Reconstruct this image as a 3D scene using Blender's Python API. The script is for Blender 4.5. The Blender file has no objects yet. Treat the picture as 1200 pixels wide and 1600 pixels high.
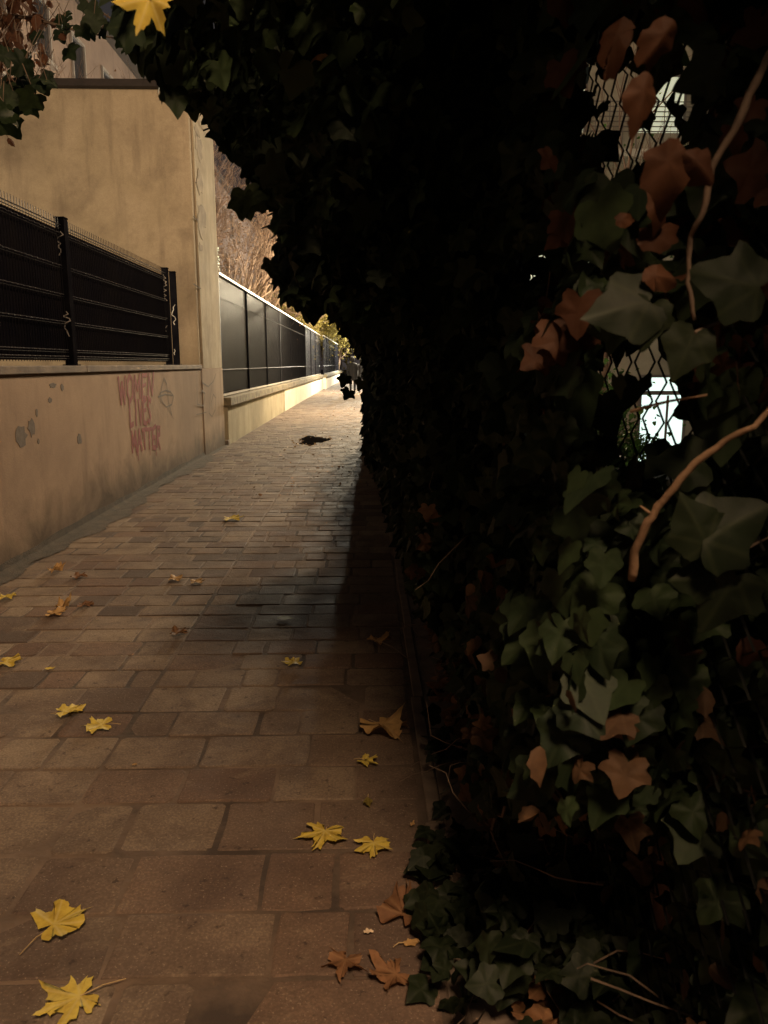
import bpy, bmesh, math, random
import numpy as np
from mathutils import Vector, Matrix
R = math.radians
random.seed(7); rng = np.random.default_rng(11)
scene = bpy.context.scene
C = scene.collection

# ------------------------------------------------------------------ camera
F = 1202.0; PITCH = 10.9; YAW = 1.52; H = 1.4
cam = bpy.data.cameras.new('camera'); co = bpy.data.objects.new('camera', cam); C.objects.link(co)
co.location = (0, 0, H); co.rotation_euler = (R(90 - PITCH), 0, -R(YAW))
cam.sensor_fit = 'VERTICAL'; cam.sensor_height = 24; cam.lens = 24 * F / 1600
cam.clip_start = 0.05; cam.clip_end = 600
cam.dof.use_dof = True; cam.dof.focus_distance = 4.5; cam.dof.aperture_fstop = 5.6
scene.camera = co
# ------------------------------------------------------------------ night sky
w = bpy.data.worlds.new('World'); scene.world = w; w.use_nodes = True
nt = w.node_tree; bg = nt.nodes['Background']
tc = nt.nodes.new('ShaderNodeTexCoord'); sp = nt.nodes.new('ShaderNodeSeparateXYZ'); rp = nt.nodes.new('ShaderNodeValToRGB')
nt.links.new(tc.outputs['Generated'], sp.inputs[0]); nt.links.new(sp.outputs['Z'], rp.inputs[0]); nt.links.new(rp.outputs[0], bg.inputs['Color'])
rp.color_ramp.elements[0].position = 0.0; rp.color_ramp.elements[0].color = (0.62, 0.50, 0.46, 1)
rp.color_ramp.elements[1].position = 0.5; rp.color_ramp.elements[1].color = (0.30, 0.29, 0.30, 1)
bg.inputs['Strength'].default_value = 0.08
scene.view_settings.view_transform = 'Standard'; scene.view_settings.look = 'None'
scene.view_settings.exposure = 0; scene.view_settings.gamma = 1

# ------------------------------------------------------------------ pixel -> world
p_, t_ = R(PITCH), R(YAW)
FW = Vector((math.sin(t_)*math.cos(p_), math.cos(t_)*math.cos(p_), -math.sin(p_)))
RT = Vector((math.cos(t_), -math.sin(t_), 0)); UP = RT.cross(FW)
CAM = Vector((0, 0, H))
def ray(x, y): return FW*F + RT*(x-600) + UP*(800-y)
def onx(x, y, X): d = ray(x, y); return CAM + d*(X/d.x)
def ony(x, y, Y): d = ray(x, y); return CAM + d*(Y/d.y)
def onz(x, y, z=0.0): d = ray(x, y); return CAM + d*((z-H)/d.z)
def proj(P):                                     # numpy (n,3) -> pixel
    q = P - np.array([0, 0, H]); f = q @ np.array(FW)
    f = np.where(f < 0.05, 0.05, f)
    return 600 + F*(q @ np.array(RT))/f, 800 - F*(q @ np.array(UP))/f

# ------------------------------------------------------------------ tags
def tag(o, label=None, cat=None, group=None, kind=None):
    if label: o['label'] = label
    if cat: o['category'] = cat
    if group: o['group'] = group
    if kind: o['kind'] = kind
    return o
def thing(name, label, cat, loc=(0, 0, 0), group=None):
    o = bpy.data.objects.new(name, None); C.objects.link(o); o.location = loc; o.empty_display_size = .1
    return tag(o, label, cat, group)
def link(name, me, m=None, parent=None):
    o = bpy.data.objects.new(name, me); C.objects.link(o)
    if m: me.materials.append(m)
    if parent:
        o.parent = parent
        r = parent; off = Vector((0, 0, 0))
        while r: off += r.location; r = r.parent
        o.location = -off                       # mesh data are in world coordinates
    return o

# ------------------------------------------------------------------ mesh collector
class MB:
    def __init__(s): s.v = []; s.f = []; s.mi = []; s.m = 0
    def add(s, vs, fs):
        b = len(s.v); s.v += [tuple(v) for v in vs]; s.f += [tuple(i+b for i in f) for f in fs]; s.mi += [s.m]*len(fs)
        return s
    def box(s, x0, y0, z0, x1, y1, z1):
        return s.add([(x0,y0,z0),(x1,y0,z0),(x1,y1,z0),(x0,y1,z0),(x0,y0,z1),(x1,y0,z1),(x1,y1,z1),(x0,y1,z1)],
              [(3,2,1,0),(4,5,6,7),(0,1,5,4),(1,2,6,5),(2,3,7,6),(3,0,4,7)])
    def tube(s, pts, r0, r1=None, n=6):
        pts = [Vector(p) for p in pts]; r1 = r0 if r1 is None else r1
        rs = r0 if isinstance(r0, (list, tuple)) else [r0+(r1-r0)*i/max(1, len(pts)-1) for i in range(len(pts))]
        vs = []; fs = []; prev = None
        for i, p in enumerate(pts):
            d = (pts[min(i+1, len(pts)-1)] - pts[max(i-1, 0)]).normalized()
            a = prev if prev is not None else (Vector((0, 0, 1)) if abs(d.z) < .9 else Vector((1, 0, 0)))
            u = (a - d*a.dot(d)).normalized(); v = d.cross(u); prev = u
            for k in range(n):
                t = 2*math.pi*k/n; vs.append(p + (u*math.cos(t)+v*math.sin(t))*rs[i])
        for i in range(len(pts)-1):
            for k in range(n):
                fs.append((i*n+k, i*n+(k+1) % n, (i+1)*n+(k+1) % n, (i+1)*n+k))
        fs.append(tuple(range(n-1, -1, -1))); fs.append(tuple((len(pts)-1)*n+k for k in range(n)))
        return s.add(vs, fs)
    def build(s, name, m, parent=None, smooth=False, bevel=0):
        me = bpy.data.meshes.new(name); me.from_pydata(s.v, [], s.f)
        ms = m if isinstance(m, (list, tuple)) else [m]
        for q in ms: me.materials.append(q)
        if len(ms) > 1: me.polygons.foreach_set('material_index', s.mi)
        if smooth: me.polygons.foreach_set('use_smooth', [True]*len(me.polygons))
        me.update()
        o = link(name, me, None, parent)
        if bevel:
            b = o.modifiers.new('bevel', 'BEVEL'); b.width = bevel; b.segments = 2; b.limit_method = 'ANGLE'
        return o

# ------------------------------------------------------------------ materials
def nodes(name):
    m = bpy.data.materials.new(name); m.use_nodes = True
    n = m.node_tree.nodes; l = m.node_tree.links; return m, n, l, n['Principled BSDF']
def mixc(n, l, fac, a, b, mode='MIX'):
    x = n.new('ShaderNodeMix'); x.data_type = 'RGBA'; x.blend_type = mode
    for sock, v in ((0, fac), (6, a), (7, b)):
        if isinstance(v, bpy.types.NodeSocket): l.new(v, x.inputs[sock])
        else: x.inputs[sock].default_value = (v if sock == 0 else (*v[:3], 1))
    return x.outputs[2]
def noise(n, l, vec, scale, detail=5, rough=.55, dist=0):
    x = n.new('ShaderNodeTexNoise'); x.inputs['Scale'].default_value = scale; x.inputs['Detail'].default_value = detail
    x.inputs['Roughness'].default_value = rough; x.inputs['Distortion'].default_value = dist
    if vec: l.new(vec, x.inputs['Vector'])
    return x.outputs['Fac']
def ramp(n, l, f, stops):
    x = n.new('ShaderNodeValToRGB'); l.new(f, x.inputs[0]); e = x.color_ramp.elements
    while len(e) < len(stops): e.new(.5)
    for i, (p, c) in enumerate(stops):
        e[i].position = p; e[i].color = (c, c, c, 1) if isinstance(c, (int, float)) else (*c, 1)
    return x.outputs[0]
def bump(n, l, b, h, s=.3, d=.01):
    x = n.new('ShaderNodeBump'); x.inputs['Strength'].default_value = s; x.inputs['Distance'].default_value = d
    l.new(h, x.inputs['Height']); l.new(x.outputs[0], b.inputs['Normal'])
def obvec(n, l, sc=(1, 1, 1)):
    t = n.new('ShaderNodeNewGeometry'); mp = n.new('ShaderNodeMapping'); mp.inputs['Scale'].default_value = sc
    l.new(t.outputs['Position'], mp.inputs[0]); return mp.outputs[0]
def simple(name, c, rough=.7, c2=None, scale=8, bs=.3, bd=.004, metal=0, spec=.5, lo=.35, hi=.65, sc=(1, 1, 1)):
    m, n, l, b = nodes(name); v = obvec(n, l, sc)
    f = noise(n, l, v, scale); fr = ramp(n, l, f, [(lo, 0.), (hi, 1.)])
    l.new(mixc(n, l, fr, c, c2 or tuple(x*.6 for x in c)), b.inputs['Base Color'])
    b.inputs['Roughness'].default_value = rough; b.inputs['Metallic'].default_value = metal; b.inputs['Specular IOR Level'].default_value = spec
    bump(n, l, b, noise(n, l, v, scale*9), bs, bd); return m
def emit(name, c, s):
    m, n, l, b = nodes(name); b.inputs['Base Color'].default_value = (*c, 1)
    b.inputs['Emission Color'].default_value = (*c, 1); b.inputs['Emission Strength'].default_value = s; return m

def stucco(name, base, dirt, pale, streak=True, dark_foot=False):
    m, n, l, b = nodes(name); v = obvec(n, l)
    c = mixc(n, l, ramp(n, l, noise(n, l, v, 1.1, 6, .6, .4), [(.38, 0.), (.66, 1.)]), base, pale)
    c = mixc(n, l, ramp(n, l, noise(n, l, v, 1.7, 9, .68, .15), [(.50, 0.), (.74, .55)]), c, dirt)
    if streak:
        c = mixc(n, l, ramp(n, l, noise(n, l, obvec(n, l, (2.5, 2.5, .35)), 1.7, 6, .6), [(.52, 0.), (.74, .6)]), c, dirt)
    c = mixc(n, l, ramp(n, l, noise(n, l, v, 22, 3), [(.35, .12), (.7, 0.)]), c, dirt)
    if dark_foot:     # darker towards the wall foot, with an irregular upper edge
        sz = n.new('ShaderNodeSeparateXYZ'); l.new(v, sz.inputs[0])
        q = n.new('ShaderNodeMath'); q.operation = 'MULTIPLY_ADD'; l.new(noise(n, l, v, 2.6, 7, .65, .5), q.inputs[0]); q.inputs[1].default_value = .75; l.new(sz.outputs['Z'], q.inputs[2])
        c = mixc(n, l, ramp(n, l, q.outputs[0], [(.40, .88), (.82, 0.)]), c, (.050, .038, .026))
    c = mixc(n, l, ramp(n, l, noise(n, l, v, .55, 4, .6, .6), [(.50, 0.), (.68, .5)]), c, dirt)      # broad grime
    c = mixc(n, l, ramp(n, l, noise(n, l, v, 140, 2), [(.35, .25), (.6, 0.)]), c, dirt)      # grain
    l.new(c, b.inputs['Base Color']); b.inputs['Roughness'].default_value = .9; b.inputs['Specular IOR Level'].default_value = .2
    h = n.new('ShaderNodeMath'); h.operation = 'ADD'; l.new(noise(n, l, v, 3, 8, .7), h.inputs[0]); l.new(noise(n, l, v, 70, 2), h.inputs[1])
    bump(n, l, b, h.outputs[0], .25, .008); return m
M = {}
M['render_low'] = stucco('low_wall_render', (.37, .275, .20), (.20, .145, .11), (.44, .33, .235), dark_foot=True)
M['render_high'] = stucco('outbuilding_render', (.42, .34, .225), (.15, .115, .085), (.50, .405, .28))
M['render_side'] = stucco('side_render', (.40, .33, .23), (.16, .13, .095), (.55, .47, .34))
M['render_yellow'] = stucco('stained_render', (.34, .29, .20), (.13, .11, .07), (.42, .37, .26))
M['render_white'] = stucco('white_render', (.74, .68, .55), (.50, .44, .33), (.80, .75, .63), False)
M['coping'] = simple('coping_stone', (.21, .165, .125), .85, (.12, .095, .075), 5, .5, .006)
M['coping2'] = simple('mossy_coping', (.24, .20, .13), .9, (.10, .085, .055), 6, .7, .012)
M['roof_dark'] = simple('dark_roof', (.035, .025, .022), .8, (.02, .015, .013), 5)
M['far_facade'] = stucco('pink_facade', (.16, .118, .10), (.09, .066, .058), (.19, .14, .118))
M['far_dark'] = simple('dark_window', (.03, .026, .028), .25, (.02, .02, .022), 3)
M['black_metal'] = simple('black_painted_metal', (.007, .007, .010), .6, (.012, .012, .015), 7, .1, .001, spec=0)
M['wire'] = simple('dark_coated_wire', (.010, .010, .014), .5, (.008, .008, .010), 7, .1, .001, spec=.12)
M['wire_glint'] = simple('glinting_twisted_wire', (.16, .16, .18), .3, (.05, .05, .06), 60, .1, .001, metal=.6)  # much paler than the other wires: lamp glints put into the colour
M['sheet'] = simple('black_privacy_sheet', (.010, .011, .017), .5, (.006, .006, .009), 2.5, .15, .002, sc=(1, 1, .4), spec=.5)
M['panel'] = simple('matt_black_privacy_strip', (.006, .006, .010), .8, (.010, .009, .011), 1.5, .15, .002, spec=0)
M['rail'] = simple('pale_metal_rail', (.50, .48, .44), .45, (.36, .34, .30), 9, .1, .001)
M['red_paint'] = simple('red_spray_paint', (.20, .022, .020), .8, (.22, .045, .036), 34, .1, .001, lo=.42, hi=.72)
M['black_paint'] = simple('black_spray_paint', (.075, .058, .042), .8, (.17, .13, .095), 30, .1, .001, lo=.45, hi=.7)
M['pale_paint'] = simple('pale_marker', (.75, .72, .68), .7, (.35, .33, .30), 40, .1, .001)
M['plaster_patch'] = simple('bare_plaster', (.155, .13, .11), .9, (.10, .082, .07), 26, .5, .004)
M['brown_patch'] = simple('brown_damp_patch', (.17, .125, .08), .9, (.36, .29, .20), 5, .4, .004, lo=.4, hi=.7)
M['soil'] = simple('soil', (.045, .032, .022), .95, (.025, .018, .013), 7, .9, .02)
M['gutter'] = simple('dark_gutter', (.040, .032, .022), .95, (.075, .058, .042), 9, .9, .015)
M['bark'] = simple('reddish_bark', (.13, .070, .045), .9, (.05, .028, .02), 18, .9, .012, sc=(1, 1, .35))
M['twig_pale'] = simple('pale_branch_bark', (.26, .16, .09), .85, (.20, .12, .07), 20, .6, .003)
M['twig'] = simple('twig_bark', (.16, .11, .075), .85, (.08, .055, .04), 20, .4, .003)
M['bare'] = simple('bare_twig_bark', (.26, .185, .135), .85, (.15, .10, .075), 6, .4, .003)
M['stem_yellow'] = simple('leaf_stalk', (.50, .36, .16), .6, (.36, .24, .10), 20)
M['coat'] = simple('dark_coat', (.018, .018, .022), .85, (.012, .012, .015), 10)
M['skin'] = simple('skin', (.32, .20, .14), .6, (.28, .17, .12), 10)
M['galv'] = simple('green_coated_wire', (.014, .016, .014), .7, (.010, .010, .009), 20, .1, .001, spec=.1)
M['concrete'] = simple('kerb_concrete', (.19, .145, .11), .9, (.12, .09, .07), 9, .5, .004)
M['yard_wall'] = simple('yard_facade', (.50, .47, .38), .85, (.38, .35, .28), 2)
M['yard_white'] = simple('white_slab_edge', (.78, .76, .68), .8, (.62, .60, .52), 4)
M['frame'] = simple('grey_frame', (.22, .20, .19), .5, (.18, .16, .15), 6)
M['door_glow'] = emit('lit_milky_glass', (.74, .96, .88), 1.35)
M['win_glow'] = emit('lit_window_glass', (.92, 1, .74), .42)
M['lamp_glow'] = emit('lamp_lens', (1, .78, .45), 6)
M['litterstone'] = simple('pale_paper', (.7, .55, .38), .8)

# path pavers ---------------------------------------------------------------
def paver_mat():
    m, n, l, b = nodes('sandstone_pavers'); v = obvec(n, l)
    at = n.new('ShaderNodeAttribute'); at.attribute_name = 'shade'
    sx = n.new('ShaderNodeSeparateColor'); l.new(at.outputs['Color'], sx.inputs[0])
    c = ramp(n, l, sx.outputs[0], [(0., (.070, .052, .044)), (.22, (.15, .112, .086)), (.5, (.225, .172, .125)), (.8, (.26, .20, .145)), (1., (.30, .24, .175))])
    c = mixc(n, l, sx.outputs[1], c, (.155, .088, .062))
    c = mixc(n, l, ramp(n, l, noise(n, l, v, 7, 7, .65), [(.35, 0.), (.72, .55)]), c, (.085, .062, .05))
    c = mixc(n, l, ramp(n, l, noise(n, l, v, 2.1, 6, .62, .8), [(.44, 0.), (.66, .72)]), c, (.085, .058, .048))
    c = mixc(n, l, ramp(n, l, noise(n, l, v, 3.7, 8, .7, 1.2), [(.56, 0.), (.68, .5)]), c, (.26, .20, .14))
    c = mixc(n, l, ramp(n, l, noise(n, l, v, 28, 4, .6), [(.62, 0.), (.70, .7)]), c, (.04, .028, .024))
    c = mixc(n, l, ramp(n, l, noise(n, l, v, 120, 2), [(.45, .35), (.62, 0.)]), c, (.06, .045, .038))
    c = mixc(n, l, ramp(n, l, noise(n, l, v, 160, 1), [(.66, 0.), (.72, .5)]), c, (.34, .27, .20))
    l.new(c, b.inputs['Base Color'])
    l.new(ramp(n, l, noise(n, l, v, 4, 5), [(.3, .7), (.7, .92)]), b.inputs['Roughness'])
    b.inputs['Specular IOR Level'].default_value = .12
    h = n.new('ShaderNodeMath'); h.operation = 'MULTIPLY_ADD'; l.new(noise(n, l, v, 9, 8, .7), h.inputs[0]); h.inputs[1].default_value = 3.5; l.new(noise(n, l, v, 110, 3), h.inputs[2])
    bump(n, l, b, h.outputs[0], .4, .005); return m
M['paver'] = paver_mat()
def mortar_mat():
    m, n, l, b = nodes('sandy_joints'); v = obvec(n, l)
    c = mixc(n, l, ramp(n, l, noise(n, l, v, 1.6, 6, .6), [(.42, 0.), (.6, 1.)]), (.050, .036, .028), (.17, .12, .085))
    l.new(c, b.inputs['Base Color']); b.inputs['Roughness'].default_value = .95; bump(n, l, b, noise(n, l, v, 60, 4), .7, .006); return m
M['mortar'] = mortar_mat()

def leaf_mat(name, c1, c2, vein, rough=.45, trans=.25, vfac=.5, spot=None):
    """uv: leaf space (x sideways, y along the midrib); colour by the per-leaf 'tint'"""
    m, n, l, b = nodes(name)
    at = n.new('ShaderNodeAttribute'); at.attribute_name = 'tint'
    uv = n.new('ShaderNodeUVMap'); uv.uv_map = 'UVMap'; s = n.new('ShaderNodeSeparateXYZ'); l.new(uv.outputs[0], s.inputs[0])
    def mth(op, a, bb=None, cc=None):
        x = n.new('ShaderNodeMath'); x.operation = op
        for i, q in enumerate((a, bb, cc)):
            if q is None: continue
            if isinstance(q, bpy.types.NodeSocket): l.new(q, x.inputs[i])
            else: x.inputs[i].default_value = q
        return x.outputs[0]
    ax = mth('ABSOLUTE', s.outputs['X']); y = s.outputs['Y']
    d = None
    for a in (0, 48, 100):
        sa, ca = math.sin(R(a)), math.cos(R(a))
        dist = mth('ABSOLUTE', mth('SUBTRACT', mth('MULTIPLY', ax, ca), mth('MULTIPLY', y, sa)))
        dist = mth('ADD', dist, mth('MULTIPLY', mth('LESS_THAN', mth('ADD', mth('MULTIPLY', ax, sa), mth('MULTIPLY', y, ca)), 0.), 1.))
        d = dist if d is None else mth('MINIMUM', d, dist)
    vf = n.new('ShaderNodeMapRange'); l.new(d, vf.inputs[0]); vf.inputs[1].default_value = .012; vf.inputs[2].default_value = .05
    vf.inputs[3].default_value = vfac; vf.inputs[4].default_value = 0
    c = mixc(n, l, at.outputs['Fac'], c1, c2)
    v = obvec(n, l)
    c = mixc(n, l, ramp(n, l, noise(n, l, v, 40, 5), [(.4, 0.), (.75, .6)]), c, tuple(x*.55 for x in (spot or c1)))
    c = mixc(n, l, vf.outputs[0], c, vein)
    l.new(c, b.inputs['Base Color']); b.inputs['Roughness'].default_value = rough; b.inputs['Specular IOR Level'].default_value = .2
    tr = n.new('ShaderNodeBsdfTranslucent'); l.new(c, tr.inputs[0]); mx = n.new('ShaderNodeMixShader'); mx.inputs[0].default_value = trans
    l.new(b.outputs[0], mx.inputs[1]); l.new(tr.outputs[0], mx.inputs[2]); l.new(mx.outputs[0], n['Material Output'].inputs['Surface'])
    bump(n, l, b, noise(n, l, v, 120, 3), .2, .002)
    return m
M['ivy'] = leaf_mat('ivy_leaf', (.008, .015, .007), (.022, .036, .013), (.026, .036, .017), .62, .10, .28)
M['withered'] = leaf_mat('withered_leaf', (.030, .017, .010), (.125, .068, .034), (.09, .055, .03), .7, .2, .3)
M['ivy_fringe'] = leaf_mat('lit_ivy_leaf', (.014, .026, .011), (.038, .058, .020), (.05, .068, .03), .6, .2, .3)  # brighter copy of the ivy colour, painting in lamp light on the fringe
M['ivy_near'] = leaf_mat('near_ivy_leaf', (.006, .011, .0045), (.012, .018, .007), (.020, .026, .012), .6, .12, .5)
M['dead'] = leaf_mat('dead_leaf', (.17, .085, .045), (.30, .155, .075), (.34, .20, .10), .7, .3, .35)
M['redleaf'] = leaf_mat('red_brown_leaf', (.045, .018, .010), (.095, .040, .019), (.075, .034, .018), .65, .3, .3)
M['yellow'] = leaf_mat('yellow_leaf', (.56, .42, .065), (.70, .56, .11), (.66, .56, .22), .6, .15, .45, (.50, .27, .05))
M['tan'] = leaf_mat('tan_leaf', (.42, .24, .09), (.52, .33, .13), (.45, .30, .15), .65, .15, .4)
M['ygreen'] = leaf_mat('yellow_green_foliage', (.14, .11, .03), (.22, .175, .045), (.4, .35, .1), .6, .35, .2)
M['green_yard'] = leaf_mat('yard_foliage', (.05, .12, .03), (.10, .20, .05), (.1, .2, .06), .5, .35, .2)
M['brownf'] = leaf_mat('brown_foliage', (.16, .085, .05), (.24, .14, .08), (.2, .12, .07), .7, .3, .2)

# ------------------------------------------------------------------ leaf templates and batches
IVY = [(0, 0), (.12, -.12), (.30, -.16), (.42, -.06), (.43, .08), (.54, .24), (.50, .36), (.36, .44), (.24, .62), (.10, .82), (0, .93)]
def tmpl(half, centre=(0, .3), fold=.16):
    out = [(x, y) for x, y in half] + [(-x, y) for x, y in reversed(half[1:-1])]
    v = [(centre[0], centre[1], .03)] + [(x, y, -fold*abs(x) - .12*(y-.3)**2) for x, y in out]
    k = len(out); f = [(0, 1+i, 1+(i+1) % k) for i in range(k)]
    return np.array(v), np.array(f)
T_IVY = tmpl(IVY)
def tmpl2(half, c=(0, .3)):
    out = [(x, y) for x, y in half] + [(-x, y) for x, y in reversed(half[1:-1])]; k = len(out); v = [(c[0], c[1], .0)]
    for r in (.5, 1.):
        for i, (x, y) in enumerate(out):
            x, y = c[0]+(x-c[0])*r, c[1]+(y-c[1])*r; v.append((x, y, .05*r-.30*x*x-.22*(y-.3)**2 - .05*abs(x) + .03*r*math.sin(i*1.7)))
    f = [(0, 1+i, 1+(i+1) % k) for i in range(k)]
    for i in range(k): a, b_, c_, d = 1+i, 1+(i+1) % k, 1+k+i, 1+k+(i+1) % k; f += [(a, c_, d), (a, d, b_)]
    return np.array(v), np.array(f)
T_IVY2 = tmpl2(IVY)
IVYW = [(0, 0), (.14, -.15), (.34, -.20), (.46, -.08), (.40, .06), (.56, .18), (.60, .34), (.42, .38), (.26, .50), (.14, .74), (0, .86)]
T_IVY3 = tmpl2(IVYW)
T_SIMPLE = tmpl([(0, 0), (.38, .0), (.45, .35), (0, 1)])
T_OVAL = tmpl([(0, 0), (.14, .05), (.27, .16), (.30, .30), (.36, .46), (.26, .60), (.24, .76), (.09, .86), (0, 1)], (0, .45), .3)
MAPLE = [(172, .08), (158, .30), (140, .46), (128, .47), (116, .66), (108, .52), (98, .60), (88, .50), (77, .42), (68, .60), (60, .70), (52, .96), (45, .76), (36, .72), (26, .45), (19, .60), (12, .66), (9, .80), (4, .80), (0, 1.)]
T_MAPLE = tmpl([(0, -.04)] + [(math.sin(R(a))*r, math.cos(R(a))*r) for a, r in MAPLE], (0, .05), .10)
def batch(name, T, P, tip, nrm, size, m, parent=None, tint=None, world=True):
    """P (n,3) leaf base, tip and nrm directions, size (n,)"""
    tv, tf = T; n = len(P); k = len(tv)
    y = tip/np.linalg.norm(tip, axis=1, keepdims=True)
    x = np.cross(y, nrm); x /= np.linalg.norm(x, axis=1, keepdims=True)+1e-9
    z = np.cross(x, y)
    L = tv[None, :, :]*size[:, None, None]
    curl = rng.normal(1, .9, n)[:, None]
    V = P[:, None, :] + L[:, :, 0:1]*x[:, None, :] + L[:, :, 1:2]*y[:, None, :] + (L[:, :, 2:3]*curl[:, :, None])*z[:, None, :]
    me = bpy.data.meshes.new(name)
    me.vertices.add(n*k); me.vertices.foreach_set('co', V.reshape(-1).astype(np.float32))
    f = (tf[None] + (np.arange(n)*k)[:, None, None]).reshape(-1)
    me.loops.add(len(f)); me.loops.foreach_set('vertex_index', f.astype(np.int32))
    nf = len(f)//3; me.polygons.add(nf); me.polygons.foreach_set('loop_start', np.arange(nf, dtype=np.int32)*3)
    me.polygons.foreach_set('use_smooth', np.ones(nf, bool)); me.update(calc_edges=True)
    uv = me.uv_layers.new(name='UVMap'); uv.data.foreach_set('uv', tv[:, :2][f % k].reshape(-1).astype(np.float32))
    a = me.attributes.new('tint', 'FLOAT', 'POINT')
    tint = rng.random(n) if tint is None else tint
    a.data.foreach_set('value', np.repeat(tint, k).astype(np.float32))
    me.validate()
    return link(name, me, m, parent)
def rdir(n, bias, spread):
    d = rng.normal(0, spread, (n, 3)) + np.array(bias); return d/np.linalg.norm(d, axis=1, keepdims=True)

# ================================================================== SETTING
gm = MB()
xs = [-90, -20, -8, .62, 1.0, 1.4, 8, 25, 90]; zs = [-.05, -.05, -.05, -.05, -.5, -1.0, -1.0, -1.0, -1.0]
ys = [-20, 0, 10, 20, 40, 80, 200]
gm.add([(x, y, z) for y in ys for x, z in zip(xs, zs)], [(j*9+i, j*9+i+1, (j+1)*9+i+1, (j+1)*9+i) for j in range(len(ys)-1) for i in range(8)])
tag(gm.build('ground', M['soil']), kind='structure')
WX = -2.47                                      # plane of the left wall
D_END = onz(308, 712).y-.02
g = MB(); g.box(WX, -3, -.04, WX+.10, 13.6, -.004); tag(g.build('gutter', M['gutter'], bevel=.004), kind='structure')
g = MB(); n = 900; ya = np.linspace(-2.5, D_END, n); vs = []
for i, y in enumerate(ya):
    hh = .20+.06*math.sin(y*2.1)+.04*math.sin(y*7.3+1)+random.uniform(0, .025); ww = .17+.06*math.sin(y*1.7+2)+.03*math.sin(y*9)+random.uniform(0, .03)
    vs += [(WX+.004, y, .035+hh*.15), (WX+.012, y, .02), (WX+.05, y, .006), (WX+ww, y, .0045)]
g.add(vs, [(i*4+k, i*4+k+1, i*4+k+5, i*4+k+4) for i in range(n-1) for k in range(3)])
tag(g.build('wall_foot_strip', M['gutter']), kind='stuff')  # dark uneven strip along the wall foot
mo = MB(); mo.box(WX+.10, -3, -.045, .30, 75, -.0032); tag(mo.build('path_bedding', M['mortar']), kind='structure')

def kerbx(y): return .165 + .012*min(y, 5.0) + (0 if y < 5 else -.012*min(y-5, 9))
V, Fc, SH = [], [], []
y = -.6; JX = -.93
while y < 72:
    d = (.235 if y < 3 else .205 if y < 8 else .19)*random.uniform(.88, 1.12)
    if y > 35: d *= 1.6
    for (a, b_) in ((WX+.11, JX), (JX, kerbx(y)-.012)):
        x = a
        big = .36 if y < 2.6 else .29 if y < 6 else .25
        while x < b_-.02:
            wd = random.choice((big, big*1.15, big*.8, big*.55))*random.uniform(.9, 1.1)
            if b_-(x+wd) < .12: wd = b_-x
            x0, x1 = x+random.uniform(.001, .009), x+wd-random.uniform(.001, .008); y0, y1 = y+random.uniform(.001, .007), y+d-random.uniform(.001, .007)
            hz = random.uniform(-.0022, .0018); c = random.choice((.004, .007, .010, .016)); e = .0045
            tl = [random.uniform(-.0015, .0015) for _ in range(4)]
            wb = [random.uniform(-.004, .004) for _ in range(4)]
            def ring(o, z):
                cc = c; j = lambda: random.uniform(-.0055, .0055)
                mx, my = (x0+x1)/2, (y0+y1)/2; w1, w2, w3_, w4 = wb
                q = [(x0+cc, y0), (mx, y0+w1), (x1-cc, y0), (x1, y0+cc), (x1+w2, my), (x1, y1-cc), (x1-cc, y1), (mx, y1+w3_), (x0+cc, y1), (x0, y1-cc), (x0+w4, my), (x0, y0+cc)]
                return [(mx+(px-mx)*(1-o/max(.02, abs(x1-mx)))+j()*.5, my+(py-my)*(1-o/max(.02, abs(y1-my)))+j()*.5, z+tl[0]*(px-mx)*8+tl[1]*(py-my)*8) for px, py in q]
            bidx = len(V); V += ring(0, -.012) + ring(e*.4, hz-.0025) + ring(e*1.8, hz)
            n0 = len(Fc)
            for r_ in (0, 1):
                for k in range(12): Fc.append((bidx+r_*12+k, bidx+r_*12+(k+1) % 12, bidx+(r_+1)*12+(k+1) % 12, bidx+(r_+1)*12+k))
            Fc.append(tuple(bidx+24+k for k in range(12)))
            u = random.random(); sh = random.uniform(.0, .2) if u < .2 else random.uniform(.35, .95)
            SH += [(sh, random.choice((0, 0, 0, .25, .6)), 0, 1)]*36
            x += wd
    y += d
me = bpy.data.meshes.new('path'); me.from_pydata(V, [], Fc)
ca = me.attributes.new('shade', 'FLOAT_COLOR', 'POINT'); ca.data.foreach_set('color', np.array(SH, dtype=np.float32).reshape(-1))
tag(link('path', me, M['paver']), kind='structure')
# kerb strip and outer slabs on the right
k = MB(); yy = -.6
while yy < 14:
    l_ = random.uniform(.8, 1.0); x0 = kerbx(yy+.4)
    k.box(x0, yy+.003, -.03, x0+.045, yy+l_-.003, .003+random.uniform(0, .002)); yy += l_
tag(k.build('kerb', M['concrete'], bevel=.004), kind='structure')
s = MB(); yy = -.6
while yy < 6:
    l_ = random.uniform(.5, .8); x0 = kerbx(yy+.3)+.05; s.box(x0, yy+.004, -.03, x0+.26, yy+l_-.004, -.002); yy += l_
tag(s.build('verge_slabs', M['concrete'], bevel=.005), kind='structure')

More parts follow.
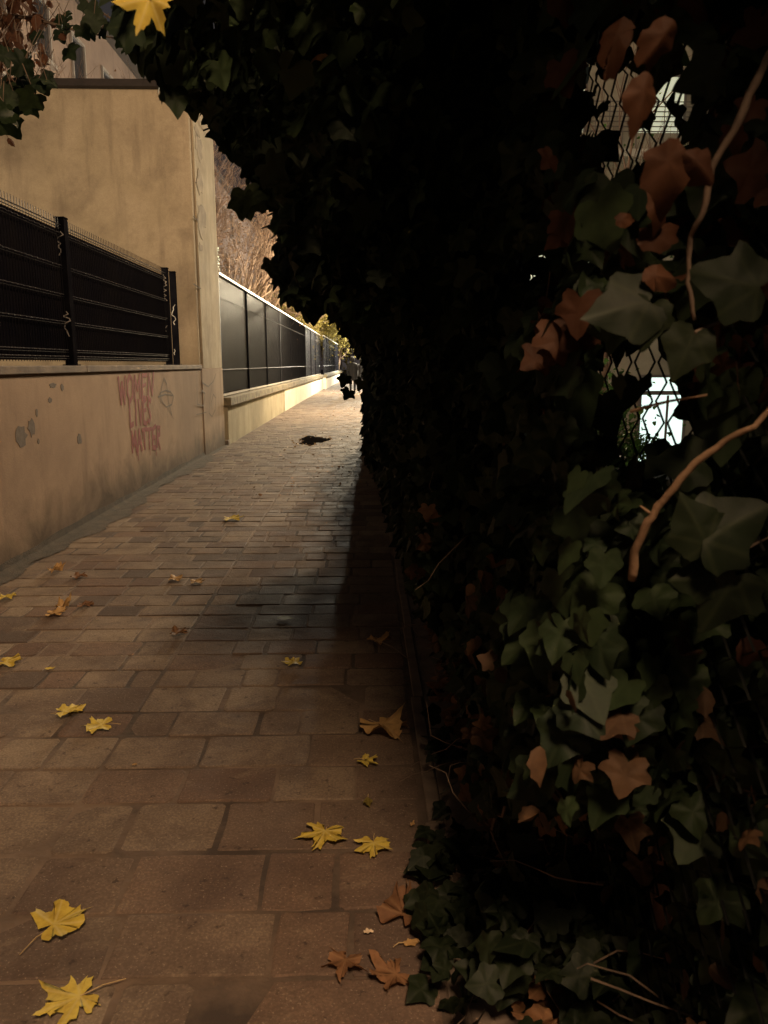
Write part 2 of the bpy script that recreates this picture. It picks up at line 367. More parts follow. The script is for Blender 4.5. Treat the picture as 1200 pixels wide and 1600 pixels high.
# ================================================================== LEFT BOUNDARY WALL
D1 = onz(308, 712).y; D2 = 13.75
wl = thing('boundary_wall', 'tan rendered low wall under the black mesh fence, sprayed with red lettering', 'wall', (WX, 6, 0))
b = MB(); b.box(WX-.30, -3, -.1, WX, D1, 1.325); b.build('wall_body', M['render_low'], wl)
b = MB(); yy = -3
while yy < D1-.1:
    l_ = min(2.0, D1-yy); b.box(WX-.33, yy+.003, 1.327, WX+.025, yy+l_-.003, 1.385); yy += l_
b.build('coping', M['coping'], wl, bevel=.006)
def blob(mb, c, ry, rz, X, n=14, j=.25):
    pts = []
    for i in range(n):
        t = 2*math.pi*i/n; q = 1+random.uniform(-j, j); pts.append((X, c.y+math.cos(t)*ry*q, c.z+math.sin(t)*rz*q))
    mb.add(pts + [(X-.004, p[1], p[2]) for p in pts], [tuple(range(n))] + [(i, n+i, n+(i+1) % n, (i+1) % n) for i in range(n)])
b = MB()
for (x, y, ry, rz) in ((32, 682, .10, .075), (49, 668, .06, .06), (82, 602, .07, .02), (97, 606, .035, .03), (78, 625, .04, .02), (57, 645, .02, .03), (124, 686, .05, .045), (60, 690, .02, .02)):
    b = MB(); blob(b, onx(x, y, WX), ry, rz, WX+.0025); b.build('bare_patch', M['plaster_patch'], wl)
# lettering strokes ---------------------------------------------------------
LT = {'W': [[(0, 1), (.22, 0), (.5, .75), (.78, 0), (1, 1)]], 'O': [[(.5, 1), (.1, .8), (.05, .3), (.45, 0), (.9, .2), (.95, .75), (.5, 1)]],
      'M': [[(0, 0), (.08, 1), (.5, .35), (.9, 1), (1, 0)]], 'E': [[(.9, 1), (.1, .95), (.08, .05), (.95, 0)], [(.1, .5), (.75, .52)]],
      'N': [[(.05, 0), (.08, 1), (.9, 0), (.95, 1)]], 'L': [[(.15, 1), (.12, 0), (.9, .05)]], 'I': [[(.5, 1), (.5, 0)]], 'V': [[(0, 1), (.5, 0), (1, 1)]],
      'S': [[(.95, .88), (.5, 1), (.1, .75), (.5, .5), (.92, .25), (.5, 0), (.05, .12)]], 'A': [[(0, 0), (.5, 1), (1, 0)], [(.2, .4), (.8, .42)]],
      'T': [[(0, 1), (1, .97)], [(.5, 1), (.5, 0)]], 'R': [[(.1, 0), (.1, 1), (.8, .9), (.8, .6), (.15, .5), (.95, -.1)]]}
def ribbon(mb, pts, wd, lift=.003, axis='x', plane=WX):
    """flat painted stroke on a wall of constant x (or y); pts are (a, z)"""
    for (a, b_) in zip(pts[:-1], pts[1:]):
        d = Vector((b_[0]-a[0], b_[1]-a[1])); L = d.length
        if L < 1e-5: continue
        wv = wd*random.uniform(.75, 1.2)
        d /= L; nn = Vector((-d.y, d.x))*wv/2; a2 = Vector(a)-d*wd*.35; b2 = Vector(b_)+d*wd*.35
        q = [a2+nn, a2-nn, b2-nn, b2+nn]; lf = plane+lift+random.uniform(0, .0012)
        mb.add([(lf, p.x, p.y) if axis == 'x' else (p.x, lf, p.y) for p in q], [(0, 1, 2, 3)])
def word(mb, txt, quad, wd, plane):
    P = [onx(x, y, plane) for x, y in quad]        # top left, top right, bottom right, bottom left
    n = len(txt)
    for i, ch in enumerate(txt):
        for st in LT[ch]:
            pts = []
            for (u, v) in st:
                uu = (i + .1 + .8*u)/n; v += random.uniform(-.05, .05)
                t = P[0].lerp(P[1], uu); bt = P[3].lerp(P[2], uu); q = bt.lerp(t, v); pts.append((q.y, q.z))
            ribbon(mb, pts, wd, plane=plane)
            if random.random() < .5:
                q = min(pts, key=lambda z: z[1]); ribbon(mb, [q, (q[0]+.005, q[1]-random.uniform(.05, .12))], wd*.4, plane=plane)
g = MB()
word(g, 'WOMEN', [(183, 590), (241, 583), (239, 617), (186, 632)], .052, WX)
word(g, 'LIVES', [(200, 628), (236, 622), (236, 659), (202, 667)], .052, WX)
word(g, 'MATTER', [(204, 676), (251, 665), (251, 697), (206, 706)], .052, WX)
tag(g.build('graffiti', M['red_paint'], wl), 'red sprayed words on three lines')
g = MB()
def px(pts, X): return [(q.y, q.z) for q in (onx(x, y, X) for x, y in pts)]
ribbon(g, px([(250, 630), (252, 606), (256, 591), (260, 600), (263, 628), (268, 648)], WX), .020)
ribbon(g, px([(248, 622), (250, 614), (258, 610), (266, 612), (271, 619), (268, 632), (260, 636), (253, 628), (250, 617)], WX), .018)
ribbon(g, px([(247, 620), (258, 616), (270, 618)], WX), .018)
ribbon(g, px([(261, 636), (262, 668)], WX), .008)
ribbon(g, px([(262, 637), (271, 655)], WX), .008)
tag(g.build('graffiti', M['black_paint'], wl), 'black sprayed letter A in a circle')

# ================================================================== BLACK WIRE MESH FENCE ON THE WALL
FX = -2.60; ZB, ZT = 1.40, 2.60
fe = thing('mesh_fence', 'black wire mesh fence with privacy panels on top of the tan wall', 'fence', (FX, 6, 1.385))
py = [3.05, onx(105, 450, FX).y, onx(262, 490, FX).y]
spans = [(-.6, 3.0), (3.06, py[1]-.05), (py[1]+.05, py[2]-.02)]
for (a, b_) in spans:
    q = MB(); q.box(FX-.035, a+.03, ZB+.03, FX-.022, b_-.03, ZT-.06); q.build('privacy_panel', M['panel'], fe)
    q = MB(); y = a+.03
    while y < b_-.02:
        q.tube([(FX, y, ZB+.02), (FX, y, ZT+.03)], .0028, n=4); y += .05
    for z in (2.50, 2.23, 1.99, 1.76, 1.52, 1.465):
        n_ = int((b_-a)/.05); dz = .014; q.m = 1
        q.tube([(FX+.006+(.012 if i % 2 else 0), a+.03+i*.05-.0, z+(0 if i % 2 else .0)) for i in range(n_)], .0034, n=4)
        q.m = 0; q.tube([(FX+.004, a+.03, z-.02), (FX+.004, b_-.03, z-.02)], .003, n=4)
    q.m = 1; q.tube([(FX+.004, a, ZT-.03), (FX+.004, b_, ZT-.03)], .006, n=4); q.m = 0; q.tube([(FX+.004, a, ZT-.055), (FX+.004, b_, ZT-.055)], .004, n=4)
    q.build('wire_mesh', [M['wire'], M['wire_glint']], fe)
def post(y, wd, label=None, marks=()):
    q = MB(); q.box(FX-.05, y-wd/2, 1.385, FX+.03, y+wd/2, ZT+.03); q.box(FX-.055, y-wd/2-.005, ZT+.032, FX+.035, y+wd/2+.005, ZT+.045)
    q.box(FX-.07, y-wd/2-.02, 1.386, FX+.05, y+wd/2+.02, 1.395)
    o = q.build('post', M['black_metal'], fe, bevel=.004)
    if marks:
        for (z0, z1, kk) in marks:
            g = MB(); z = z1; pts = []
            for i in range(kk): pts.append((FX-.01+random.uniform(-.032, .034), z)); z -= (z1-z0)/kk
            ribbon(g, pts, .010, -.003, 'y', y-wd/2)
            g.build('marker_scribble', M['pale_paint'], o)
post(3.03, .08); post(py[1], .09, marks=((2.30, 2.52, 9), (1.62, 1.85, 12)))
post(py[2], .07, marks=((2.2, 2.55, 16), (1.8, 1.9, 4))); post(py[2]+.42, .07, marks=((1.9, 2.2, 9), (1.5, 1.6, 4)))

# ================================================================== OUTBUILDING
ob = thing('outbuilding', 'tall tan rendered outbuilding with a dark flat roof beside the path', 'building', (WX-2, D1, 0))
HT = ony(275, 140, D1).z
b = MB(); b.box(WX-9, D1, -.1, WX-.02, D2, HT); b.build('wall', [M['render_high']], ob)
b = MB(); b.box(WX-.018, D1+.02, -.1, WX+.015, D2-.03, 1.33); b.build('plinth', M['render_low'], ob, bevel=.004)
b = MB(); b.box(WX-.018, D1+.18, 1.335, WX+.005, D2-.02, HT-.12); b.build('side_render', M['render_side'], ob)
b = MB(); b.box(WX-9.1, D1-.12, HT+.003, WX+.06, D2+.08, HT+.10); b.build('roof', M['roof_dark'], ob, bevel=.01)
b = MB(); b.tube([(WX-.005, D1+.95, HT-.28), (WX+.13, D1+.9, HT-.25)], .014); b.build('bracket', M['black_metal'], ob)
g = MB(); X2 = WX+.015
ribbon(g, px([(307, 580), (308, 632), (318, 634), (320, 615), (315, 610), (312, 630)], X2), .022, plane=X2)
ribbon(g, px([(313, 578), (316, 598), (325, 604), (333, 596), (337, 584)], X2), .02, plane=X2)
ribbon(g, px([(331, 600), (328, 625), (326, 645), (331, 651), (336, 640), (337, 622), (333, 616), (330, 628), (331, 640)], X2), .02, plane=X2)
ribbon(g, px([(306, 648), (322, 644)], X2), .012, plane=X2)
g.build('graffiti', M['black_paint'], ob)
g = MB()
for (x, y, ry, rz) in ((283, 182, .22, .06), (286, 210, .25, .16), (290, 270, .22, .16), (300, 330, .3, .16), (303, 345, .2, .2), (303, 385, .15, .06)):
    g = MB(); q = onx(x+9, y, WX+.005); q.y = max(q.y, D1+.2+ry*1.3); blob(g, q, ry, rz, WX+.0085+.0011*(y % 7)+.0003, j=.35); g.build('bare_patch', M['brown_patch'], ob)
for pts in ([(305, 285), (316, 292)], [(302, 338), (307, 343), (313, 350)], [(302, 444), (307, 447), (313, 451)]):
    g = MB(); ribbon(g, px(pts, WX+.005), .02, plane=WX+.005); g.build('crack', M['gutter'], ob)

# ================================================================== GATE, LOW WALL, SHEET FENCE
GX = WX-.16
SY0 = onz(358, 692).y; SX = onz(358, 692).x
ZF = 2.93
gt = thing('metal_gate', 'black metal gate with pale frame between outbuilding and low wall', 'gate', (GX, 14, 0))
b = MB(); b.box(GX-.02, D2+.12, .12, GX, SY0+.16, ZF-.05); b.build('gate_panel', M['sheet'], gt)
b = MB(); b.box(GX+.002, SY0-.02, .1, GX+.045, SY0+.05, ZF-.02); b.box(GX+.002, D2+.1, .85, GX+.02, SY0-.025, .89); b.box(GX+.002, D2+.1, .2, GX+.03, SY0-.025, .27); b.box(GX-.02, D2+.05, ZF-.045, GX+.09, SY0+.1, ZF+.05)
b.build('gate_frame', M['rail'], gt, bevel=.004)
b = MB(); b.box(GX-.15, D2+.02, -.04, SX+.02, SY0-.02, .06); b.build('threshold', M['coping'], gt, bevel=.006)
b = MB()
for i in range(9): b.tube([(GX+.012, D2+.14+i*.05, .3), (GX+.012, D2+.14+i*.05, ZF+.02)], .004, n=4)
b.build('wire_mesh', M['wire'], gt)

def low_wall(y0, y1, x0, x1, ysplit, label, fl):
    t = thing('low_wall', label, 'wall', (x0, y0, 0))
    def slab(a, b_, m, name, z0, z1, o0, o1):
        fx = lambda y: x0+(x1-x0)*(y-y0)/(y1-y0)
        q = MB(); n = max(1, int((b_-a)/1.5))
        for i in range(n):
            ya, yb = a+(b_-a)*i/n, a+(b_-a)*(i+1)/n
            A, B = fx(ya), fx(yb); g_ = .003
            q.add([(A-o0, ya+g_, z0), (A+o1, ya+g_, z0), (B+o1, yb, z0), (B-o0, yb, z0), (A-o0, ya+g_, z1), (A+o1, ya+g_, z1), (B+o1, yb, z1), (B-o0, yb, z1)],
                  [(3, 2, 1, 0), (4, 5, 6, 7), (0, 1, 5, 4), (1, 2, 6, 5), (2, 3, 7, 6), (3, 0, 4, 7)])
        q.build(name, m, t, bevel=.008 if 'cop' in name else 0)
    zt = .66
    if ysplit > y0: slab(y0, ysplit, M['render_yellow'], 'stained_wall', -.1, zt, .3, 0)
    slab(max(ysplit, y0), y1, M['render_white'], 'white_wall', -.1, zt, .3, .012)
    slab(y0-.05, y1, M['coping2'], 'coping', zt+.004, zt+.15, .34, .07)
    # fence
    f_ = thing('sheet_fence', fl, 'fence', (x0-.12, y0, zt+.15))
    fx = lambda y: x0-.12+(x1-x0)*(y-y0)/(y1-y0)
    zb = zt+.18; y = y0+.05; i = 0
    while y < y1-.2:
        yb = min(y+3.2, y1)
        q = MB(); q.add([(fx(y), y+.02, zb+.05), (fx(yb), yb-.02, zb+.05), (fx(yb), yb-.02, ZF-.02), (fx(y), y+.02, ZF-.02),
                         (fx(y)-.01, y+.02, zb+.05), (fx(yb)-.01, yb-.02, zb+.05), (fx(yb)-.01, yb-.02, ZF-.02), (fx(y)-.01, y+.02, ZF-.02)],
                        [(0, 1, 2, 3), (7, 6, 5, 4), (0, 4, 5, 1), (3, 2, 6, 7), (1, 5, 6, 2), (4, 0, 3, 7)])
        q.build('sheet_panel', M['sheet'], f_)
        q = MB(); u = y+.05
        while u < yb-.04:
            q.tube([(fx(u)+.022, u, zb+.03), (fx(u)+.022, u, ZF+.07)], .0035, n=4); u += .07 if y < 30 else .16
        q.tube([(fx(y)+.028, y, 2.55), (fx(yb)+.028, yb, 2.55)], .005, n=4); q.tube([(fx(y)+.028, y, 1.3), (fx(yb)+.028, yb, 1.3)], .005, n=4)
        q.build('wire_mesh', M['wire'], f_)
        q = MB(); q.box(fx(y)-.03, y-.03, zt+.155, fx(y)+.035, y+.03, ZF+.0); q.build('post', M['black_metal'] if i % 3 else M['wire'], f_, bevel=.004)
        for z0, z1, o in ((ZF+.003, ZF+.045, .045), (zb-.01, zb+.022, .036)):
            q = MB(); q.add([(fx(y)-o, y+.01, z0), (fx(yb)-o, yb-.01, z0), (fx(yb)+o, yb-.01, z0), (fx(y)+o, y+.01, z0), (fx(y)-o, y+.01, z1), (fx(yb)-o, yb-.01, z1), (fx(yb)+o, yb-.01, z1), (fx(y)+o, y+.01, z1)],
                  [(0, 1, 2, 3), (7, 6, 5, 4), (0, 4, 5, 1), (1, 5, 6, 2), (2, 6, 7, 3), (4, 0, 3, 7)]); q.build('rail', M['rail'], f_)
        y = yb; i += 1
    return t
low_wall(SY0, 44, SX, -2.28, 23.5, 'low wall with mossy coping, stained yellow then painted white', 'nearer run of tall black sheet fence with a pale top rail')
low_wall(44.3, 72, -2.12, -1.9, 44.3, 'far low white wall past the step in the coping', 'far run of black sheet fence by the people')

# ================================================================== FAR LONG APARTMENT BUILDING (left)
BX = -9.0
ap = thing('apartment_building', 'tall pinkish apartment block behind the outbuilding and bare trees', 'building', (BX, 20, 0))
b = MB(); b.box(BX-9, 16, -.1, BX, 70, 12.6); b.build('wall', M['far_facade'], ap)
b = MB(); b.box(BX-9.2, 15.8, 12.603, BX+.35, 70.2, 12.85); b.build('roof', M['roof_dark'], ap)
for i, y in enumerate(np.arange(17.6, 60, 2.9)):
    for j, z in enumerate((1.2, 4.1, 7.0, 9.9)):
        w_ = MB(); w_.box(BX-.04, y, z, BX+.07, y+.07, z+1.6); w_.box(BX-.04, y+1.13, z, BX+.07, y+1.2, z+1.6); w_.box(BX-.04, y+.073, z+1.53, BX+.07, y+1.127, z+1.6); w_.box(BX-.04, y-.1, z-.11, BX+.16, y+1.3, z-.003)
        o = w_.build('window', M['frame'], ap)
        lit = (i, j) in ((4, 2), (7, 1), (9, 1), (2, 0), (11, 2), (6, 3))
        q = MB(); q.box(BX-.02, y+.073, z, BX+.012, y+1.127, z+1.527); q.build('pane', M['win_glow'] if lit else M['far_dark'], o)

# ================================================================== TREES
def grow(mbT, mbC, p, d, L, r, lvl, maxl, leafs, up=.15, spread=.55, kids=(3, 5)):
    n = 4; pts = [p.copy()]; q = p.copy(); dd = d.copy()
    for i in range(n):
        dd = (dd + Vector((random.uniform(-1, 1), random.uniform(-1, 1), random.uniform(-1, 1)))*.18 + Vector((0, 0, up*.3))).normalized(); q = q + dd*L/n
        if p.x < -2.6 and q.z < 3.1: q.x = min(q.x, -2.95)
        pts.append(q.copy())
    (mbT if lvl <= 1 else mbC).tube(pts, r, r*.55, n=7 if lvl == 0 else 5 if lvl == 1 else 3)
    if lvl >= maxl-1: leafs += pts[1:]
    if lvl == maxl: return
    for k_ in range(random.randint(*kids)):
        t = random.uniform(.35, 1) if lvl else random.uniform(.3, 1)
        i = min(n-1, int(t*n)); s_ = pts[i].lerp(pts[i+1], t*n-i)
        nd = (dd + Vector((random.gauss(0, 1), random.gauss(0, 1), random.gauss(.2, .8)))*spread).normalized()
        grow(mbT, mbC, s_, nd, L*random.uniform(.55, .75), max(r*.5, .0035), lvl+1, maxl, leafs, up, spread, kids)
def tree(name, label, base, hgt, r, maxl, leafmat=None, nleaf=0, lsize=.07, group=None, lean=(0, 0), stems=1, m='bare', kids=(3, 5), spr=.25, lvl0=.5):
    t = thing(name, label, 'tree', base, group)
    a, c = MB(), MB(); lf = []
    for s_ in range(stems):
        grow(a, c, Vector(base)+Vector((random.uniform(-.2, .2), random.uniform(-.2, .2), 0))*(stems > 1), Vector((lean[0]+random.uniform(-.2, .2)*(stems > 1), lean[1]+random.uniform(-.2, .2)*(stems > 1), 1)).normalized(), hgt*lvl0, r, 0, maxl, lf, kids=kids)
    a.build('trunk', M[m], t, smooth=True); c.m = 0
    o = c.build('crown', M[m], t)
    if leafmat:
        P = np.array([tuple(p) for p in lf]); P = P[rng.integers(0, len(P), nleaf)] + rng.normal(0, spr, (nleaf, 3))
        batch('foliage', T_SIMPLE, P, rdir(nleaf, (0, 0, -.3), 1), rdir(nleaf, (0, -.2, .5), 1), rng.uniform(.6, 1.3, nleaf)*lsize, M[leafmat], t)
    return t
BT = 'bare brown trees behind the sheet fence'
tree('bare_tree', 'bare many-stemmed tree just behind the metal gate', (-3.5, 16.0, 0), 6.8, .05, 5, 'brownf', 600, .035, BT, (-.1, .1), 4, spr=.2)
tree('bare_tree', 'bare tree with an arching limb behind the first fence panels', (-3.7, 20.0, 0), 7.6, .06, 5, 'brownf', 900, .04, BT, (.15, .1), 3, spr=.25)
tree('bare_tree', 'third bare tree behind the fence, tangled reddish twigs', (-4.2, 25.5, 0), 7.5, .07, 4, 'brownf', 1500, .05, BT, (.1, 0), 3, spr=.3)
tree('bare_tree', 'farthest bare tree before the yellow foliage', (-3.8, 32, 0), 7.5, .08, 4, 'brownf', 2200, .06, BT, (.15, 0), 3, spr=.3)
YT = 'yellow leaved trees over the far fence'
tree('yellow_tree', 'nearer tree with yellow leaves over the far fence', (-3.6, 40, 0), 6.0, .10, 4, 'ygreen', 16000, .065, YT, (.22, 0), 2, spr=.35)
tree('yellow_tree', 'middle yellow-green tree arching over the fence end', (-3.2, 50, 0), 6.5, .12, 4, 'ygreen', 16000, .08, YT, (.25, 0), 2, spr=.4)
tree('yellow_tree', 'farthest pale lit tree at the end of the path', (-2.4, 66, 0), 7.5, .14, 4, 'ygreen', 16000, .12, YT, (.18, 0), 2, spr=.5)
tree('leafy_tree', 'dark leafy tree closing the far end of the path', (1.5, 82, 0), 10, .18, 4, 'ygreen', 9000, .24, None, (-.1, 0), 3, spr=.8)
# tree of the garden on the left, reaching in at the top corner
lt = thing('garden_tree', 'red and green leaved branches hanging in at the top left corner', 'tree', (-3.6, 4.2, 0))
a = MB(); a.tube([(-3.6, 3.4, -.05), (-3.55, 3.4, 2), (-3.5, 3.5, 3.6), (-3.4, 3.7, 5)], .11, .05, 8); a.build('trunk', M['bark'], lt, smooth=True)
c = MB(); pr = []; pg = []
for (pts, D) in (([(-160, -60), (-40, 20), (50, 28), (110, 45), (180, 60)], 4.6), ([(-160, 60), (-60, 120), (10, 150), (60, 170)], 3.9), ([(-160, -60), (-40, -20), (20, 30), (30, 110)], 4.8), ([(-60, -120), (40, -40), (130, 0), (190, 40)], 4.4)):
    w3 = [ony(x, y, D) for x, y in pts]
    c.tube([Vector((-3.5, 3.5, 3.6))] + w3, .018, .004, 5)
for i in range(170):
    p = ony(random.gauss(8, 40), random.gauss(40, 50), random.uniform(4.3, 5.2)); pr.append(tuple(p)); c.tube([p, p+Vector((random.uniform(-.1, .1), 0, .12))], .002, n=3)
for i in range(34):
    p = ony(random.gauss(22, 28), random.gauss(140, 22), random.uniform(3.6, 4.2)); pg.append(tuple(p)); c.tube([p, p+Vector((random.uniform(-.1, .1), 0, .12))], .002, n=3)
for i in range(16):
    p = ony(random.gauss(130, 45), random.gauss(38, 18), random.uniform(4.2, 4.7)); pg.append(tuple(p)); c.tube([p, p+Vector((random.uniform(-.06, .06), 0, .08))], .002, n=3)
c.build('limb', M['twig'], lt)
pr = np.array(pr); pg = np.array(pg)
batch('red_foliage', T_OVAL, pr, rdir(len(pr), (0, 0, -.8), .6), rdir(len(pr), (.3, -1, .2), .6), rng.uniform(.05, .09, len(pr)), M['redleaf'], lt)
batch('green_foliage', T_IVY3, pg, rdir(len(pg), (.2, 0, -1), .5), rdir(len(pg), (.2, -1, .3), .6), rng.uniform(.07, .12, len(pg)), M['ivy'], lt)

# ================================================================== IVY HEDGE
HX = .50
cl = thing('chain_link_fence', 'chain link fence half buried in ivy on the right', 'fence', (HX, 4, 0))
q = MB(); s_ = .029; y = .25; i = 0
while y < 8:
    q.tube([(HX+(.003 if (k+i) % 2 else -.003), y+s_*(1 if (k+i) % 2 else -1), .05+k*.033) for k in range(64)], .0021, n=4)
    y += 2*s_; i += 1
q.build('wire_mesh', M['galv'], cl)
for y in (.3, 2.9, 5.6, 8.2):
    q = MB(); q.tube([(HX+.03, y, -.05), (HX+.03, y, 2.2)], .022, n=10); q.build('post', M['galv'], cl, smooth=True)
hp = thing('timber_post', 'dark square post at the far end of the ivy hedge', 'post', (.12, 13.2, 0))
q = MB(); q.box(.06, 13.1, -.05, .24, 13.28, 2.6); q.build('shaft', M['twig'], hp, bevel=.01)

hd = thing('ivy_hedge', 'dense dark ivy hedge overhanging the right half of the path', 'hedge', (.4, 5, 0))
SIL = [(190, -400), (192, 0), (215, 60), (238, 105), (262, 140), (318, 150), (335, 195), (365, 210), (372, 250), (400, 255), (408, 300), (432, 320), (440, 370), (432, 420), (450, 460), (480, 470), (520, 490), (545, 515), (560, 545), (571, 560), (571, 700), (600, 760), (625, 850), (640, 920), (690, 970), (715, 1060), (745, 1150), (735, 1260), (1500, 1260), (1500, -400)]
def inpoly(x, y, poly):
    r = np.zeros(len(x), bool); n = len(poly); j = n-1
    for i in range(n):
        xi, yi = poly[i]; xj, yj = poly[j]
        c = ((yi > y) != (yj > y)) & (x < (xj-xi)*(y-yi)/(yj-yi+1e-9)+xi); r ^= c; j = i
    return r
HOLES = [(975, 212, 52, 88, .995), (1068, 190, 32, 48, .99), (1000, 120, 30, 30, .7), (960, 280, 45, 25, .8), (882, 435, 40, 30, .85), (1000, 490, 40, 20, .8), (1030, 655, 36, 78, 1.), (965, 640, 34, 80, .55), (1000, 735, 40, 35, .75), (1020, 425, 10, 8, .9), (1110, 60, 14, 60, .6), (930, 560, 16, 22, .97), (905, 640, 12, 16, .95), (945, 700, 16, 14, .95), (925, 480, 12, 14, .95), (890, 330, 9, 12, .95), (1000, 745, 22, 12, .95)]
def holes(P):
    x, y = proj(P-np.array([0, 0, .035])); x = x+13*np.sin(y*.085+1)+8*np.sin(y*.21); y = y+12*np.sin(x*.09)+7*np.sin(x*.24+2); keep = np.ones(len(P), bool); u = rng.random(len(P)); near = (P[:, 1] < 3.6) & (P[:, 0] > .1)
    for (cx, cy, a, b_, pr_) in HOLES:
        ins = ((x-cx)/a)**2+((y-cy)/b_)**2 < 1; keep &= ~(ins & (u < pr_) & (P[:, 0] > 0)); keep &= ~((((x-cx)/a)**2+((y-cy)/b_)**2 < 2.8) & (u < .72) & (P[:, 0] > 0))
    return keep
def wob(y, z, s=1.): return .5+.5*np.sin(y*3.1*s+1.3)*np.cos(z*4.3*s+y*1.7)*.6+.25*np.sin(y*7.7*s+z*5.1)
# body along the fence
n = 46000
P = np.column_stack([rng.random(n), 1.0+13.3*rng.random(n)**1.35, 2.75*rng.random(n)])
yy, zz = P[:, 1], P[:, 2]
x0 = np.where(yy < 5, .24, .24-.20*np.clip((yy-5)/3, 0, 1)) - .14*wob(yy, zz)+.05
x0 = np.where((zz < .5) & (yy < 5), x0+.1*(1-zz/.5), x0)
x0 = np.where(yy < 2.0, np.maximum(x0, .28), x0)
P[:, 0] = x0+(.62-x0)*rng.random(n)**1.3
x, y = proj(P)
keep = holes(P) & inpoly(x, y, SIL)
# leave the open parts thinner right beside the camera
keep &= ~((P[:, 1] < 1.9) & (P[:, 2] > 1.0) & (P[:, 2] < 2.0) & (rng.random(n) < .45))
A = P[keep]
# overhang
n = 26000
P = np.column_stack([-.75+1.35*rng.random(n), 1.35+4.6*rng.random(n)**1.2, 1.5+1.5*rng.random(n)])
x, y = proj(P); edge = P[:, 0] > -.62+.12*np.maximum(0, P[:, 1]-2.4)
B = P[holes(P) & inpoly(x, y, SIL) & edge & (P[:, 2] > 1.5) & ((P[:, 2] > 1.66) | (P[:, 0] > -.25)) & ~((P[:, 0] > .1) & (P[:, 1] < 1.7) & (P[:, 2] < 2.1)) & ((P[:, 0] > .22) | (P[:, 2] > 4.82*(1-(P[:, 1]+1.8)/5.5)))]
n = 5200
E = np.column_stack([rng.uniform(.52, .95, n), rng.uniform(.95, 2.0, n), rng.uniform(0, 2.6, n)])
x, y = proj(E); E = E[(x > 1095+25*np.sin(y*.02)) & holes(E)]
n = 4200      # unseen leaves added above the viewer to block the near lamp
G_ = np.column_stack([rng.uniform(.15, .95, n), rng.uniform(.1, .95, n), rng.uniform(2.4, 3.3, n)])
x, y = proj(G_); G_ = G_[((x > 1260) | (G_[:, 1] < .25)) & (np.hypot(G_[:, 0], G_[:, 1]) > .38)]
n = 260  # thin batch of unseen leaves, added to dim lamp light at the right
g2 = np.column_stack([rng.uniform(.36, .95, n), rng.uniform(.0, .9, n), rng.uniform(1.3, 2.4, n)]); x, y = proj(g2)
G_ = np.vstack([G_, g2[((x > 1270) | (y < -90)) & (np.hypot(g2[:, 0], g2[:, 1]) > .4)]])
n = 4200
K_ = np.column_stack([rng.uniform(.50, .82, n), rng.uniform(.9, 3.4, n), rng.uniform(0, 1.12, n)])
P = np.vstack([A, B, E, G_, K_]); near = P[:, 1] < 5.2
nP = P[near]; x, y = proj(nP); vis = (x > 180) & (x < 1230) & (y > -60) & (y < 1650) & (nP[:, 1] < 3.2)
vP = nP[vis]; k_ = len(vP); h_ = k_//2
for nm, T_, q_ in (('foliage', T_IVY2, vP[:h_]), ('foliage', T_IVY3, vP[h_:])):
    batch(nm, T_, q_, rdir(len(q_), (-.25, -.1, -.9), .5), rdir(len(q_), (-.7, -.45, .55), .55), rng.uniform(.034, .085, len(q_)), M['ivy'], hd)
wx, wy = proj(vP); wi = rng.random(len(vP))
w1 = vP[(wi < .16) & (vP[:, 2] < 1.05) & (vP[:, 0] > .2)] - np.array([.03, .05, 0]); w2 = vP[(wi < .30) & (wx > 850) & (wy < 620) & (vP[:, 1] < 2)] - np.array([.02, .04, 0])
for w_, m_, T_ in ((w1[::2], 'withered', T_IVY3), (w1[1::2], 'withered', T_OVAL), (w2, 'redleaf', T_IVY3)):
    w_ = w_[(np.hypot(w_[:, 0], w_[:, 1]) > .85) & holes(w_)]
    batch('withered_foliage', T_, w_, rdir(len(w_), (-.1, -.1, -.9), .6), rdir(len(w_), (-.6, -.6, .3), .7), rng.uniform(.03, .065, len(w_)), M[m_], hd)
nP = nP[~vis]; k_ = len(nP)
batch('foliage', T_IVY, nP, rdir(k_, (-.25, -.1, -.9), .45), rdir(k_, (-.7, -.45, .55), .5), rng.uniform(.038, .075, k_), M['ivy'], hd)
fP = P[~near]; k_ = len(fP)
batch('far_foliage', T_SIMPLE, fP, rdir(k_, (-.25, -.1, -.9), .45), rdir(k_, (-.8, -.4, .4), .5), rng.uniform(.07, .11, k_), M['ivy'], hd)
# silhouette sprays with pronounced leaves
spr = [(541, 606, 3.0), (561, 612, 3.1), (552, 626, 3.0), (478, 486, 2.6), (455, 445, 2.6), (428, 300, 2.4), (410, 318, 2.2), (350, 205, 2.3), (300, 165, 2.2), (365, 230, 2.3),
       (250, 55, 2.0), (232, 95, 2.0), (270, 115, 2.1), (330, 90, 2.1), (300, 75, 2.0), (345, 60, 2.0), (385, 190, 2.3), (405, 200, 2.3), (425, 190, 2.4), (445, 155, 2.3), (490, 300, 2.5), (455, 285, 2.5), (480, 345, 2.6),
       (385, 315, 1.9), (430, 415, 2.5), (445, 355, 2.6), (460, 400, 2.6), (500, 455, 2.8), (535, 500, 3.0), (210, 70, 2.0), (520, 480, 3.2), (492, 300, 2.4), (470, 240, 2.4), (395, 215, 2.3), (340, 130, 2.1), (310, 100, 2.1), (355, 140, 2.1)]
SP = []
for (x, y, D) in spr:
    for _ in range(1 if y > 540 else 2): SP.append(tuple(ony(x+random.uniform(-8, 8), y-12+random.uniform(-8, 8), D)))
SP = np.array(SP); k_ = len(SP)
batch('spray_foliage', T_IVY3, SP, rdir(k_, (-.15, 0, -1), .35), rdir(k_, (-.25, -1, .35), .3), np.where(SP[:, 1] > 2.9, .055, 1.)*np.where(SP[:, 1] > 2.9, 1, rng.uniform(.055, .085, k_)), M['ivy_fringe'], hd)
